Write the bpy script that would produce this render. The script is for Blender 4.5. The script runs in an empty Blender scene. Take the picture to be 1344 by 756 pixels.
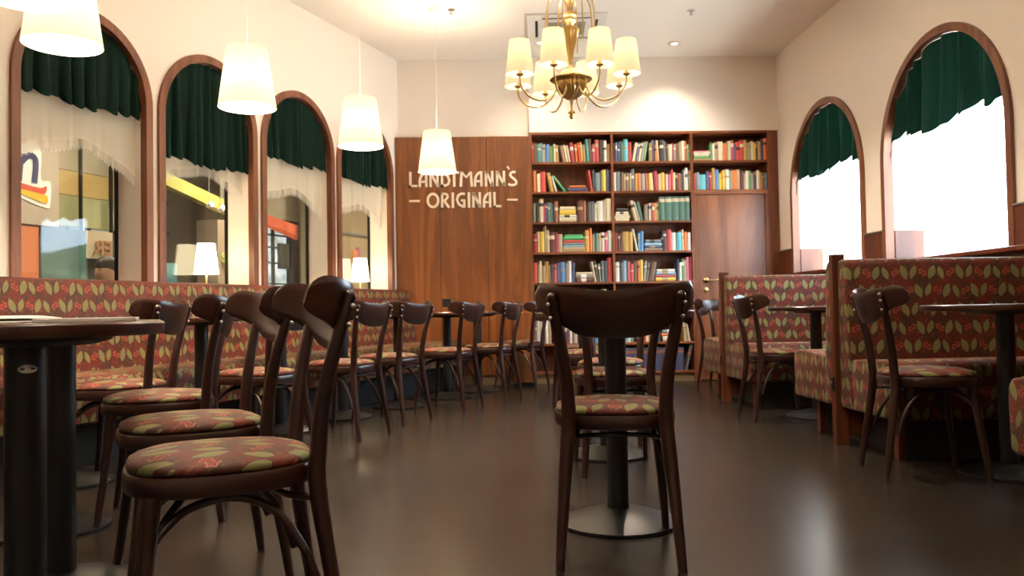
import bpy, bmesh, math, random
from math import sin, cos, pi, sqrt, radians as R
from mathutils import Vector, Matrix
random.seed(7)
SC = bpy.context.scene
COL = SC.collection
# ------------------------------------------------------------------ tagging
def tag(o, label=None, cat=None, group=None, kind=None):
    if label: o['label'] = label
    if cat: o['category'] = cat
    if group: o['group'] = group
    if kind: o['kind'] = kind
    return o
def empty(name, loc=(0, 0, 0), rz=0.0, label=None, cat=None, group=None, kind=None):
    o = bpy.data.objects.new(name, None); COL.objects.link(o)
    o.empty_display_size = .1
    o.location = loc; o.rotation_euler = (0, 0, rz)
    return tag(o, label, cat, group, kind)
def copy_tree(o, parent=None):
    c = o.copy(); COL.objects.link(c); c.parent = parent
    for ch in list(o.children): copy_tree(ch, c)
    return c
# ------------------------------------------------------------------ mesh builder
class MB:
    def __init__(s): s.v = []; s.f = []; s.m = []
    def add(s, vs, fs, m=0):
        b = len(s.v); s.v += [tuple(v) for v in vs]
        for f in fs: s.f.append(tuple(b + i for i in f)); s.m.append(m)
        return s
    def box(s, x0, x1, y0, y1, z0, z1, m=0):
        vs = [(x, y, z) for z in (z0, z1) for y in (y0, y1) for x in (x0, x1)]
        return s.add(vs, [(0, 2, 3, 1), (4, 5, 7, 6), (0, 1, 5, 4), (2, 6, 7, 3), (0, 4, 6, 2), (1, 3, 7, 5)], m)
    def rbox(s, x0, x1, y0, y1, z0, z1, r=.01, seg=3, m=0):
        bm = bmesh.new(); bmesh.ops.create_cube(bm, size=1)
        for v in bm.verts:
            v.co = Vector((x0 + (v.co.x + .5) * (x1 - x0), y0 + (v.co.y + .5) * (y1 - y0), z0 + (v.co.z + .5) * (z1 - z0)))
        bmesh.ops.bevel(bm, geom=bm.edges[:], offset=r, segments=seg, profile=.5, affect='EDGES')
        return s.bm(bm, m)
    def bm(s, bm, m=0):
        bm.verts.index_update()
        s.add([v.co[:] for v in bm.verts], [[v.index for v in f.verts] for f in bm.faces], m); bm.free(); return s
    def quad(s, a, b, c, d, m=0): return s.add([a, b, c, d], [(0, 1, 2, 3)], m)
    def prism(s, pts, y0, y1, axis='y', m=0):
        """closed outline pts (a,b) extruded between y0 and y1 along axis"""
        n = len(pts)
        def P(a, b, t): return {'y': (a, t, b), 'x': (t, a, b), 'z': (a, b, t)}[axis]
        vs = [P(a, b, y0) for a, b in pts] + [P(a, b, y1) for a, b in pts]
        fs = [tuple(range(n)), tuple(range(2 * n - 1, n - 1, -1))]
        fs += [(i, i + n, (i + 1) % n + n, (i + 1) % n) for i in range(n)]
        return s.add(vs, fs, m)
    def lathe(s, prof, n=32, c=(0, 0), m=0, flute=0, amp=0.0, zr=None):
        vs = []; fs = []
        for (r, z) in prof:
            for i in range(n):
                a = 2 * pi * i / n
                rr = r * (1 - amp * (.5 + .5 * cos(flute * a))) if flute and (zr is None or zr[0] <= z <= zr[1]) else r
                vs.append((c[0] + rr * cos(a), c[1] + rr * sin(a), z))
        k = len(prof)
        for j in range(k - 1):
            for i in range(n):
                fs.append((j * n + i, j * n + (i + 1) % n, (j + 1) * n + (i + 1) % n, (j + 1) * n + i))
        if prof[0][0] > 1e-5: fs.append(tuple(range(n - 1, -1, -1)))
        if prof[-1][0] > 1e-5: fs.append(tuple((k - 1) * n + i for i in range(n)))
        return s.add(vs, fs, m)
    def tube(s, pts, rad, n=10, m=0, flat=1.0):
        pts = [Vector(p) for p in pts]; k = len(pts)
        if not isinstance(rad, (list, tuple)): rad = [rad] * k
        vs = []; fs = []; up = None
        for i, p in enumerate(pts):
            t = (pts[min(i + 1, k - 1)] - pts[max(i - 1, 0)]).normalized()
            if up is None:
                up = Vector((0, 0, 1)) if abs(t.z) < .9 else Vector((1, 0, 0))
            a = t.cross(up).normalized(); b = a.cross(t).normalized(); up = b
            for j in range(n):
                w = 2 * pi * j / n
                vs.append(p + a * cos(w) * rad[i] + b * sin(w) * rad[i] * flat)
        for i in range(k - 1):
            for j in range(n):
                fs.append((i * n + j, i * n + (j + 1) % n, (i + 1) * n + (j + 1) % n, (i + 1) * n + j))
        fs.append(tuple(range(n - 1, -1, -1))); fs.append(tuple((k - 1) * n + j for j in range(n)))
        return s.add(vs, fs, m)
    def ball(s, c, r, m=0, seg=14, sc=(1, 1, 1)):
        bm = bmesh.new(); bmesh.ops.create_uvsphere(bm, u_segments=seg, v_segments=seg // 2 + 2, radius=r)
        for v in bm.verts: v.co = Vector((v.co.x * sc[0] + c[0], v.co.y * sc[1] + c[1], v.co.z * sc[2] + c[2]))
        return s.bm(bm, m)
    def build(s, name, mats, parent=None, loc=None, rz=0.0, smooth=None, uv=False, fix=True):
        me = bpy.data.meshes.new(name); me.from_pydata(s.v, [], s.f)
        if not isinstance(mats, (list, tuple)): mats = [mats]
        for mt in mats: me.materials.append(mt)
        for p, mi in zip(me.polygons, s.m): p.material_index = mi
        if fix:
            b = bmesh.new(); b.from_mesh(me); bmesh.ops.recalc_face_normals(b, faces=b.faces[:]); b.to_mesh(me); b.free()
        if uv:
            ul = me.uv_layers.new(name='UVMap')
            for p in me.polygons:
                n = p.normal; ax = max(range(3), key=lambda i: abs(n[i]))
                for li in p.loop_indices:
                    c = me.vertices[me.loops[li].vertex_index].co
                    ul.data[li].uv = (c.x, c.y + c.z * .8) if uv == 'top' else ((c.y + .37, c.z) if ax == 0 else (c.x, c.z) if ax == 1 else (c.x, c.y))
        if smooth is not None:
            for p in me.polygons: p.use_smooth = True
            me.set_sharp_from_angle(angle=R(smooth))
        o = bpy.data.objects.new(name, me); COL.objects.link(o)
        if parent: o.parent = parent
        if loc is not None: o.location = loc
        if rz: o.rotation_euler = (0, 0, rz)
        return o
def spline(pts, n=6):
    """Catmull-Rom through tuples of any length"""
    out = []; k = len(pts)
    for i in range(k - 1):
        p0 = pts[max(i - 1, 0)]; p1 = pts[i]; p2 = pts[i + 1]; p3 = pts[min(i + 2, k - 1)]
        for j in range(n):
            t = j / n
            out.append(tuple(.5 * (2 * b + (c - a) * t + (2 * a - 5 * b + 4 * c - d) * t * t + (3 * b - a - 3 * c + d) * t ** 3)
                             for a, b, c, d in zip(p0, p1, p2, p3)))
    out.append(tuple(pts[-1])); return out
# ------------------------------------------------------------------ materials
class NT:
    def __init__(s, name):
        s.mat = bpy.data.materials.new(name); s.mat.use_nodes = True
        s.t = s.mat.node_tree; s.N = s.t.nodes; s.L = s.t.links
        s.b = s.N['Principled BSDF']; s.out = s.N['Material Output']
    def put(s, sock, v):
        if hasattr(v, 'is_output') or isinstance(v, bpy.types.NodeSocket): s.L.new(v, sock)
        elif v is not None:
            if sock.type == 'RGBA' and len(v) == 3: v = (*v, 1)
            sock.default_value = v
    def m(s, op, a, b=None, c=None):
        n = s.N.new('ShaderNodeMath'); n.operation = op
        for i, v in enumerate((a, b, c)):
            if v is not None: s.put(n.inputs[i], v)
        return n.outputs[0]
    def coord(s, kind='Object'): return s.N.new('ShaderNodeTexCoord').outputs[kind]
    def mapping(s, vec, scale=(1, 1, 1), rot=(0, 0, 0), loc=(0, 0, 0)):
        n = s.N.new('ShaderNodeMapping'); s.L.new(vec, n.inputs[0])
        n.inputs['Scale'].default_value = scale; n.inputs['Rotation'].default_value = rot; n.inputs['Location'].default_value = loc
        return n.outputs[0]
    def noise(s, vec, scale=5, detail=3, rough=.5, dist=0):
        n = s.N.new('ShaderNodeTexNoise'); s.L.new(vec, n.inputs['Vector'])
        n.inputs['Scale'].default_value = scale; n.inputs['Detail'].default_value = detail
        n.inputs['Roughness'].default_value = rough; n.inputs['Distortion'].default_value = dist
        return n.outputs['Fac']
    def ramp(s, f, stops):
        n = s.N.new('ShaderNodeValToRGB'); s.L.new(f, n.inputs[0]); e = n.color_ramp.elements
        while len(e) < len(stops): e.new(.5)
        for i, (p, c) in enumerate(stops): e[i].position = p; e[i].color = (*c, 1)
        return n.outputs[0]
    def mix(s, f, a, b):
        n = s.N.new('ShaderNodeMix'); n.data_type = 'RGBA'
        s.put(n.inputs[0], f); s.put(n.inputs[6], a); s.put(n.inputs[7], b); return n.outputs[2]
    def sep(s, v):
        n = s.N.new('ShaderNodeSeparateXYZ'); s.L.new(v, n.inputs[0]); return n.outputs
    def bump(s, h, strength=.2, dist=.01):
        n = s.N.new('ShaderNodeBump'); s.L.new(h, n.inputs['Height']); n.inputs['Strength'].default_value = strength
        n.inputs['Distance'].default_value = dist; s.L.new(n.outputs[0], s.b.inputs['Normal'])
    def set(s, **k):
        for a, v in k.items(): s.put(s.b.inputs[a.replace('_', ' ')], v)
        return s
def plain(name, col, rough=.5, metal=0, spec=.5, **k):
    t = NT(name)
    nz = t.noise(t.coord(), 18, 2)
    c = t.mix(t.m('MULTIPLY', nz, .25), col, tuple(x * .82 for x in col))
    t.set(Base_Color=c, Roughness=rough, Metallic=metal, Specular_IOR_Level=spec)
    for a, v in k.items(): t.put(t.b.inputs[a.replace('_', ' ')], v)
    return t.mat
def wood(name, dark, light, axis='Z', scale=1.0, rough=.4, bands=9.0, coat=0.0, spec=.5, amount=1.0, fine=True):
    t = NT(name); co = t.coord()
    st = {'X': (.09, 1, 1), 'Y': (1, .09, 1), 'Z': (1, 1, .09)}[axis]
    v = t.mapping(co, tuple(a * scale for a in st))
    n1 = t.noise(v, 4.0, 4, .55, .6)
    n2 = t.noise(v, 70.0, 3, .6)
    w = t.m('SINE', t.m('MULTIPLY', n1, bands * 6.28))
    f = t.m('ADD', t.m('MULTIPLY', t.m('ADD', w, 1.0), .28 * amount), t.m('MULTIPLY', n2, .55 * amount))
    t.set(Base_Color=t.ramp(f, [(.12, dark), (.85, light)]), Roughness=t.m('ADD', t.m('MULTIPLY', n2, .15), rough - .07) if fine else rough,
          Specular_IOR_Level=spec, Coat_Weight=coat, Coat_Roughness=.15)
    if fine: t.bump(n2, .08, .002)
    return t.mat
def emis(name, col, strength, base=(.8, .8, .8)):
    t = NT(name); t.set(Base_Color=base, Emission_Color=col, Emission_Strength=strength, Roughness=.6); return t.mat

M = {}
def paint(name, col, rough=.75):
    t = NT(name); co = t.coord()
    a = t.noise(co, 1.3, 3); b = t.noise(co, 160, 2)
    t.set(Base_Color=t.mix(t.m('MULTIPLY', a, .3), col, tuple(x * .93 for x in col)), Roughness=rough, Specular_IOR_Level=.3)
    t.bump(b, .06, .001); return t.mat
M['wall'] = paint('wall_paint', (.90, .825, .745))
M['ceil'] = paint('ceiling_paint', (.90, .86, .81))
M['mallwall'] = paint('concourse_paint', (.52, .44, .34))
M['mallceil'] = paint('concourse_ceiling', (.30, .27, .22))
M['panel'] = wood('walnut_panelling', (.150, .042, .009), (.285, .092, .022), 'Z', 1.3, .38, 3.5)
M['case'] = wood('walnut_bookcase', (.125, .036, .012), (.27, .085, .030), 'Z', 1.0, .42, 5)
M['caseX'] = wood('walnut_shelf', (.13, .038, .012), (.29, .092, .032), 'X', 1.0, .42, 5)
M['door'] = wood('walnut_door', (.15, .046, .018), (.30, .105, .045), 'Z', 1.0, .36, 3)
M['wains'] = wood('mahogany_wainscot', (.065, .016, .008), (.135, .036, .018), 'Z', 1.0, .4, 4)
M['frame'] = wood('window_frame_wood', (.14, .045, .02), (.26, .095, .045), 'Z', 1.0, .42, 4)
M['post'] = wood('partition_wood', (.07, .016, .006), (.15, .038, .013), 'Z', 1.0, .35, 4)
M['chair'] = wood('dark_bentwood', (.016, .0048, .0032), (.024, .007, .0045), 'Z', .3, .3, .6, coat=.2, fine=False)
M['crest'] = wood('dark_plywood_back', (.017, .0052, .0034), (.042, .0135, .0075), 'X', .8, .3, 3, coat=.2, fine=False)
M['top'] = wood('dark_table_top', (.022, .0065, .0035), (.060, .018, .009), 'X', 1.0, .3, 5, coat=.2)
M['black'] = plain('black_powder_coat', (.006, .0065, .0075), .42, 0, .5)
M['blackrim'] = plain('black_rim', (.004, .004, .004), .5)
M['base'] = plain('cast_iron_base', (.010, .0095, .009), .38, .3)
M['brass'] = plain('aged_brass', (.60, .42, .18), .32, 1)
M['gold'] = plain('polished_brass', (.75, .52, .22), .2, 1)
M['steel'] = plain('brushed_steel', (.55, .55, .55), .3, 1)
M['white'] = plain('white_plastic', (.8, .78, .74), .5)
M['grey'] = plain('grey_metal', (.25, .25, .25), .5)
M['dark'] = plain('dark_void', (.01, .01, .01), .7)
M['plinth'] = plain('bronze_plinth', (.30, .21, .12), .35, .3)
M['cream'] = plain('cream_letters', (.97, .83, .65), .5)
M['paper'] = plain('paper_pages', (.78, .70, .55), .8)
M['bulb'] = emis('lamp_bulb', (1, .80, .5), 12)
M['dimlens'] = emis('downlight_lens', (1, .85, .65), .5)
# floor
t = NT('polished_dark_floor'); co = t.coord()
a = t.noise(co, .8, 4); b = t.noise(co, 9, 4, .6); c = t.noise(co, 120, 2)
f = t.m('ADD', t.m('MULTIPLY', a, .8), t.m('MULTIPLY', b, .2))
t.set(Base_Color=t.ramp(f, [(.3, (.018, .0128, .009)), (.7, (.022, .0155, .0112))]), Roughness=t.m('ADD', t.m('MULTIPLY', b, .04), .24), Specular_IOR_Level=.5)
t.bump(c, .03, .001); M['floor'] = t.mat
M['mallfloor'] = plain('concourse_floor', (.35, .3, .25), .25)
# glass (thin pane)
t = NT('thin_glass'); t.N.remove(t.b)
tr = t.N.new('ShaderNodeBsdfTransparent'); tr.inputs[0].default_value = (.93, .95, .94, 1)
gl = t.N.new('ShaderNodeBsdfGlossy'); gl.inputs['Roughness'].default_value = .02
fr = t.N.new('ShaderNodeLayerWeight'); fr.inputs[0].default_value = .5
mx = t.N.new('ShaderNodeMixShader'); t.L.new(t.m('ADD', t.m('MULTIPLY', t.m('POWER', fr.outputs['Facing'], 5.0), .9), .030), mx.inputs[0])
t.L.new(tr.outputs[0], mx.inputs[1]); t.L.new(gl.outputs[0], mx.inputs[2]); t.L.new(mx.outputs[0], t.out.inputs[0]); M['glass'] = t.mat
# velvet
t = NT('green_velvet'); co = t.coord(); n = t.noise(co, 40, 3)
t.set(Base_Color=t.ramp(n, [(.3, (.003, .018, .011)), (.7, (.005, .030, .020))]), Roughness=.75, Sheen_Weight=1.0, Sheen_Roughness=.25,
      Sheen_Tint=(.12, .38, .30), Specular_IOR_Level=.2)
tl = t.N.new('ShaderNodeBsdfTranslucent'); tl.inputs[0].default_value = (.015, .115, .092, 1)
ms = t.N.new('ShaderNodeMixShader'); ms.inputs[0].default_value = .35; t.L.new(t.b.outputs[0], ms.inputs[1]); t.L.new(tl.outputs[0], ms.inputs[2]); t.L.new(ms.outputs[0], t.out.inputs[0])
M['velvet'] = t.mat
# lace / sheer voile
def sheer(name, alpha, col):
    t = NT(name); t.N.remove(t.b); co = t.coord()
    tr = t.N.new('ShaderNodeBsdfTransparent'); d = t.N.new('ShaderNodeBsdfDiffuse'); d.inputs[0].default_value = (*col, 1)
    tl = t.N.new('ShaderNodeBsdfTranslucent'); tl.inputs[0].default_value = (*col, 1)
    m1 = t.N.new('ShaderNodeMixShader'); m1.inputs[0].default_value = .35; t.L.new(d.outputs[0], m1.inputs[1]); t.L.new(tl.outputs[0], m1.inputs[2])
    m2 = t.N.new('ShaderNodeMixShader'); n = t.noise(co, 300, 1)
    t.L.new(t.m('ADD', t.m('MULTIPLY', n, .2), alpha - .1), m2.inputs[0]); t.L.new(tr.outputs[0], m2.inputs[1]); t.L.new(m1.outputs[0], m2.inputs[2])
    t.L.new(m2.outputs[0], t.out.inputs[0]); return t.mat
M['voile'] = sheer('sheer_voile', .84, (.93, .87, .79))
M['fringe'] = sheer('voile_fringe', .92, (.92, .85, .76))
# lamp shades
def shade(name, col, e, body):
    t = NT(name); t.N.remove(t.b)
    d = t.N.new('ShaderNodeBsdfDiffuse'); d.inputs[0].default_value = (*body, 1)
    tl = t.N.new('ShaderNodeBsdfTranslucent'); tl.inputs[0].default_value = (*body, 1)
    m1 = t.N.new('ShaderNodeMixShader'); m1.inputs[0].default_value = .5; t.L.new(d.outputs[0], m1.inputs[1]); t.L.new(tl.outputs[0], m1.inputs[2])
    em = t.N.new('ShaderNodeEmission'); em.inputs[0].default_value = (*col, 1)
    n = t.noise(t.mapping(t.coord(), (1, 1, .1)), 150, 2); t.L.new(t.m('ADD', t.m('MULTIPLY', n, e * .15), e * .92), em.inputs[1])
    ad = t.N.new('ShaderNodeAddShader'); t.L.new(m1.outputs[0], ad.inputs[0]); t.L.new(em.outputs[0], ad.inputs[1])
    t.L.new(ad.outputs[0], t.out.inputs[0]); return t.mat
M['shade'] = shade('pendant_shade_fabric', (1, .85, .57), .17, (.20, .17, .11))
M['shade_in'] = shade('pendant_shade_lining', (1, .86, .62), .5, (.85, .8, .7))
M['cshade'] = shade('chandelier_shade_fabric', (1, .83, .50), .20, (.24, .205, .13))
# ---- fabric with leaf pairs and little flowers
def fabric():
    t = NT('leaf_pattern_fabric'); uv = t.coord('UV')
    nv = t.N.new('ShaderNodeTexNoise'); t.L.new(uv, nv.inputs['Vector']); nv.inputs['Scale'].default_value = 14
    vm = t.N.new('ShaderNodeVectorMath'); vm.operation = 'MULTIPLY_ADD'; t.L.new(nv.outputs['Color'], vm.inputs[0])
    vm.inputs[1].default_value = (.012, .012, 0); t.L.new(uv, vm.inputs[2])
    x, y, _ = t.sep(vm.outputs[0]); W, H = .152, .098
    mm = t.m
    row = mm('FLOOR', mm('DIVIDE', y, H))
    par = mm('MODULO', mm('ABSOLUTE', row), 2.0)
    fx = mm('FRACT', mm('ADD', mm('DIVIDE', x, W), mm('MULTIPLY', par, .5)))
    lx = mm('MULTIPLY', mm('SUBTRACT', fx, .5), W)
    ly = mm('MULTIPLY', mm('SUBTRACT', mm('FRACT', mm('DIVIDE', y, H)), .5), H)
    col = par; alt = mm('SUBTRACT', mm('MULTIPLY', mm('MODULO', mm('ABSOLUTE', mm('FLOOR', mm('ADD', mm('DIVIDE', x, W), mm('MULTIPLY', par, .5)))), 2.0), 2.0), 1.0)
    ly2 = mm('MULTIPLY', ly, alt)
    def leaf(cx, cy, ang, hw, hl):
        dx = mm('SUBTRACT', lx, cx); dy = mm('SUBTRACT', ly2, cy)
        a = mm('ADD', mm('MULTIPLY', dx, cos(ang)), mm('MULTIPLY', dy, sin(ang)))
        b = mm('SUBTRACT', mm('MULTIPLY', dy, cos(ang)), mm('MULTIPLY', dx, sin(ang)))
        q = mm('DIVIDE', b, hl)
        lim = mm('MULTIPLY', mm('SUBTRACT', 1.0, mm('MULTIPLY', q, q)), hw)
        d = mm('SUBTRACT', lim, mm('ABSOLUTE', a))
        vein = mm('SINE', mm('MULTIPLY', mm('ADD', mm('MULTIPLY', mm('ABSOLUTE', a), 1.0), mm('MULTIPLY', b, .35)), 1250.0))
        return d, vein
    d1, v1 = leaf(-.027, 0, .36, .0190, .041); d2, v2 = leaf(.024, .003, -.34, .0160, .037)
    d = mm('MAXIMUM', d1, d2)
    mask = mm('GREATER_THAN', d, 0.0); edge = mm('GREATER_THAN', d, -.0022)
    vein = mm('GREATER_THAN', mm('ADD', mm('MULTIPLY', mm('GREATER_THAN', d1, 0.0), v1), mm('MULTIPLY', mm('GREATER_THAN', d2, 0.0), v2)), .35)
    # flower ring at the cell sides
    gx = mm('SUBTRACT', mm('ABSOLUTE', lx), W * .5 - .006); gy = mm('ADD', ly2, -.006)
    rr = mm('SQRT', mm('ADD', mm('MULTIPLY', gx, gx), mm('MULTIPLY', gy, gy)))
    th = mm('ARCTAN2', gy, gx)
    ring = mm('LESS_THAN', mm('ABSOLUTE', mm('SUBTRACT', rr, mm('ADD', .0125, mm('MULTIPLY', mm('COSINE', mm('MULTIPLY', th, 5.0)), .0028)))), .0016)
    core = mm('LESS_THAN', rr, .0125)
    n1 = t.noise(uv, 22, 2, .5, 1.2); swirl = mm('LESS_THAN', mm('ABSOLUTE', mm('SUBTRACT', n1, .5)), .018)
    ground = t.mix(t.ramp(t.noise(uv, 11, 2), [(.42, (0, 0, 0)), (.58, (1, 1, 1))]), (.098, .0078, .0028), (.046, .012, .005))
    c = t.mix(mm('MULTIPLY', swirl, .4), ground, (.16, .075, .02))
    c = t.mix(mm('MULTIPLY', core, .7), c, (.20, .012, .012))
    c = t.mix(ring, c, (.36, .11, .05))
    c = t.mix(edge, c, (.05, .02, .04))
    c = t.mix(mask, c, t.mix(t.ramp(t.noise(uv, 30, 2), [(.35, (0, 0, 0)), (.65, (1, 1, 1))]), (.19, .165, .05), (.15, .155, .055)))
    c = t.mix(mm('MULTIPLY', vein, .6), c, (.085, .09, .028))
    t.set(Base_Color=c, Roughness=.62, Sheen_Weight=.05, Sheen_Roughness=.4, Specular_IOR_Level=.3)
    t.bump(t.noise(uv, 600, 2), .15, .001)
    return t.mat
M['fabric'] = fabric()
# ------------------------------------------------------------------ camera
F, H = 1085.0, .76
th, pt, ro = R(2.0), math.atan(29 / 1085), .017
f = Vector((sin(th) * cos(pt), cos(th) * cos(pt), sin(pt))); r0 = Vector((cos(th), -sin(th), 0)); u0 = r0.cross(f)
rr = r0 * cos(ro) - u0 * sin(ro); uu = u0 * cos(ro) + r0 * sin(ro)
cam = bpy.data.cameras.new('camera'); cam.sensor_width = 36; cam.lens = F / 1344 * 36; cam.clip_end = 200
cam.dof.use_dof = True; cam.dof.focus_distance = 2.6; cam.dof.aperture_fstop = 6.0
co = bpy.data.objects.new('camera', cam); COL.objects.link(co); SC.camera = co
co.matrix_world = Matrix(((rr.x, uu.x, -f.x, 0), (rr.y, uu.y, -f.y, 0), (rr.z, uu.z, -f.z, H), (0, 0, 0, 1)))
# ------------------------------------------------------------------ room constants
CZ = 3.36; YB = 8.45; XR = 3.086
WL = Vector((-.863, 8.5, 0)); AL = R(23.6); RZL = R(90 - 23.6)      # left wall: local x runs along it, local y points out of the room
def LW(u, k, z=0.0): return (WL.x + u * sin(AL) - k * cos(AL), WL.y + u * cos(AL) + k * sin(AL), z)
def struct(o, label=None): o['kind'] = 'structure'; (label and o.__setitem__('label', label)); return o
# floor and ceiling
struct(MB().box(-7.2, XR + .3, -3.0, 9.2, -.1, 0).build('floor', M['floor']), 'dark polished brown floor of the cafe')
struct(MB().box(-7.2, XR + .3, -3.0, 9.2, CZ, CZ + .1).build('ceiling', M['ceil']), 'cream painted ceiling')

def arched_wall(x0, x1, zt, wins, th, N=28):
    mb = MB(); wins = sorted(wins); xs = x0
    def both(a, b, c, d):
        mb.quad((a[0], 0, a[1]), (b[0], 0, b[1]), (c[0], 0, c[1]), (d[0], 0, d[1]))
        mb.quad((a[0], th, a[1]), (b[0], th, b[1]), (c[0], th, c[1]), (d[0], th, d[1]))
    for (c, h, sp, sill) in wins:
        a, b = c - h, c + h
        both((xs, 0), (a, 0), (a, zt), (xs, zt)); both((a, 0), (b, 0), (b, sill), (a, sill))
        P = [(c - h * cos(pi * i / N), sp + h * sin(pi * i / N)) for i in range(N + 1)]
        for p, q in zip(P, P[1:]):
            both(p, q, (q[0], zt), (p[0], zt)); mb.quad((p[0], 0, p[1]), (q[0], 0, q[1]), (q[0], th, q[1]), (p[0], th, p[1]))
        mb.quad((a, 0, sill), (a, 0, sp), (a, th, sp), (a, th, sill)); mb.quad((b, 0, sill), (b, 0, sp), (b, th, sp), (b, th, sill))
        mb.quad((a, 0, sill), (b, 0, sill), (b, th, sill), (a, th, sill)); xs = b
    both((xs, 0), (x1, 0), (x1, zt), (xs, zt))
    mb.box(x0, x1, 0, th, zt - .001, zt); return mb
def arch_frame(c, h, sp, sill, w, y0, y1, N=32):
    """flat wooden architrave round an arched opening, closed at the bottom"""
    mb = MB()
    def path(hh, zb): return [(c - hh, zb)] + [(c - hh * cos(pi * i / N), sp + hh * sin(pi * i / N)) for i in range(N + 1)] + [(c + hh, zb)]
    o = path(h + w, sill - w * .0); i_ = path(h, sill)
    for k in range(len(o) - 1):
        a, b, d, e = o[k], o[k + 1], i_[k + 1], i_[k]
        vs = [(p[0], y, p[1]) for y in (y0, y1) for p in (a, b, d, e)]
        mb.add(vs, [(0, 1, 2, 3), (7, 6, 5, 4), (0, 4, 5, 1), (1, 5, 6, 2), (2, 6, 7, 3), (3, 7, 4, 0)])
    return mb
# ---- left wall with four arched windows
LC = [-3.775, -2.72, -1.665, -.615]; LH, LSP, LS, LT = .45, 2.125, .88, .26
wl = struct(arched_wall(-12.6, 0.03, CZ, [(c, LH, LSP, LS) for c in LC], LT).build('wall_left', M['wall'], None, WL, RZL), 'cream left wall with arched windows')
def curtain(c, h, sp, zb, y0, amp, folds, mb_cols=120, rows=9, seed=1, bottom=None, top=True, thick=.004):
    rnd = random.Random(seed); ph = [rnd.uniform(-1, 1) for _ in range(40)]
    mb = MB(); G = []
    for i in range(mb_cols + 1):
        s = i / mb_cols; x = c - h + 2 * h * s; dx = max(-.9999, min(.9999, (x - c) / h))
        zt = (sp + h * sqrt(1 - dx * dx)) if top else sp
        w = folds * 2 * pi * (s + .035 * sin(2 * pi * s * 2.3 + ph[0] * 3) + .02 * sin(2 * pi * s * 5.1 + ph[1] * 3))
        g = sin(w) + .15 * sin(2.3 * w + ph[2] * 3); b = (bottom(s) if bottom else zb) + .010 * sin(w) * (amp / .03)
        col = []
        for j in range(rows + 1):
            q = j / rows; z = zt + (b - zt) * q
            a = amp * (.35 + .65 * q) * (.8 + .4 * sin(ph[int(s * folds) % 40] * 3))
            col.append((x + .3 * a * cos(w) * q * min(1, 6 * s, 6 * (1 - s)), y0 + a * g * .5, z))
        G.append(col)
    n = rows + 1
    for off in (0, thick):
        mb.add([(p[0], p[1] + off, p[2]) for col in G for p in col],
               [(i * n + j, (i + 1) * n + j, (i + 1) * n + j + 1, i * n + j + 1) for i in range(mb_cols) for j in range(rows)])
    T = len(G) * n
    mb.f += [(i * n + rows, (i + 1) * n + rows, (i + 1) * n + rows + T, i * n + rows + T) for i in range(mb_cols)]; mb.m += [0] * mb_cols
    return mb, G
wname = ['first', 'second', 'third', 'fourth']
wdesc = ['widest left window, nearest the camera', 'second arched window from the camera', 'third arched window from the camera', 'arched window beside the wall lettering']
VZ = [2.04, 1.84, 2.015, 2.0]
for i, c in enumerate(LC):
    e = struct(empty('window_%d' % (i + 1), WL, RZL), 'arched wood-framed window in the left wall, %s' % ['closest to the camera', 'second from the camera', 'third from the camera', 'nearest the wood panelling'][i])
    arch_frame(c, LH - .005, LSP, LS, .055, -.022, .03).build('window_frame', M['frame'], e, smooth=30)
    MB().box(c - LH + .004, c + LH - .004, LT - .02, LT - .012, LS, LSP + LH).build('window_glass', M['glass'], e)
    mb = MB()
    mb.box(c - LH + .001, c - LH + .010, LT - .03, LT - .003, LS, LSP + .1); mb.box(c + LH - .010, c + LH - .001, LT - .03, LT - .003, LS, LSP + .1)
    mb.build('window_mullion', M['black'], e)
    MB().rbox(c - LH + .002, c + LH - .002, -.03, LT - .04, LS, LS + .02, .004, 2).build('window_sill', M['frame'], e)
    # green velvet valance
    vz = VZ[i]
    mb, _ = curtain(c, LH - .006, LSP - .002, vz, .022, .062, 8 + i % 2, seed=11 + i, bottom=lambda s, vz=vz: vz + .012 * sin(9 * s))
    o = mb.build('velvet_valance', M['velvet'], None, WL, RZL, smooth=60)
    tag(o, 'dark green velvet valance in the %s' % ['arched window closest to the camera', 'second arched window from the camera, left wall', 'third arched window from the camera, left wall', 'arched window next to the wood panelling'][i], 'curtain', 'green velvet valances')
    # sheer scalloped curtain with fringe
    bz = lambda s, vz=vz: (vz - .27) + .0 - .17 * (abs(2 * s - 1) ** 2.2) + .012 * sin(14 * s)
    if i == 1: bz = lambda s: 1.755 - .15 * (abs(2 * s - 1) ** 2.2) + .012 * sin(14 * s)
    mb, G = curtain(c, LH - .008, 2.30, 0, .085, .012, 7, seed=31 + i, bottom=lambda s: bz(s) + .07, top=False, thick=.0)
    o = mb.build('sheer_curtain', M['voile'], None, WL, RZL, smooth=60, fix=False)
    tag(o, 'sheer white curtain with fringed hem in the %s' % ['arched window closest to the camera', 'second arched window from the camera', 'third arched window from the camera', 'arched window next to the wood panelling'][i], 'curtain', 'sheer fringed curtains')
    fm = MB()
    for k in range(len(G) - 1):
        for q in (0, .5):
            p = [G[k][-1][n] * (1 - q) + G[k + 1][-1][n] * q for n in range(3)]
            L = .062 + .01 * sin(k * 1.7 + q * 5); w = .0013
            fm.quad((p[0] - w, p[1], p[2] + .006), (p[0] + w, p[1], p[2] + .006), (p[0] + w * .8, p[1] + .002, p[2] - L), (p[0] - w * .8, p[1] + .002, p[2] - L))
        a, b = G[k][-1], G[k + 1][-1]
        fm.quad((a[0], a[1] - .002, a[2]), (b[0], b[1] - .002, b[2]), (b[0], b[1] - .002, b[2] + .012), (a[0], a[1] - .002, a[2] + .012))
    fr_ = fm.build('fringe', M['fringe'], o, fix=False)
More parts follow.
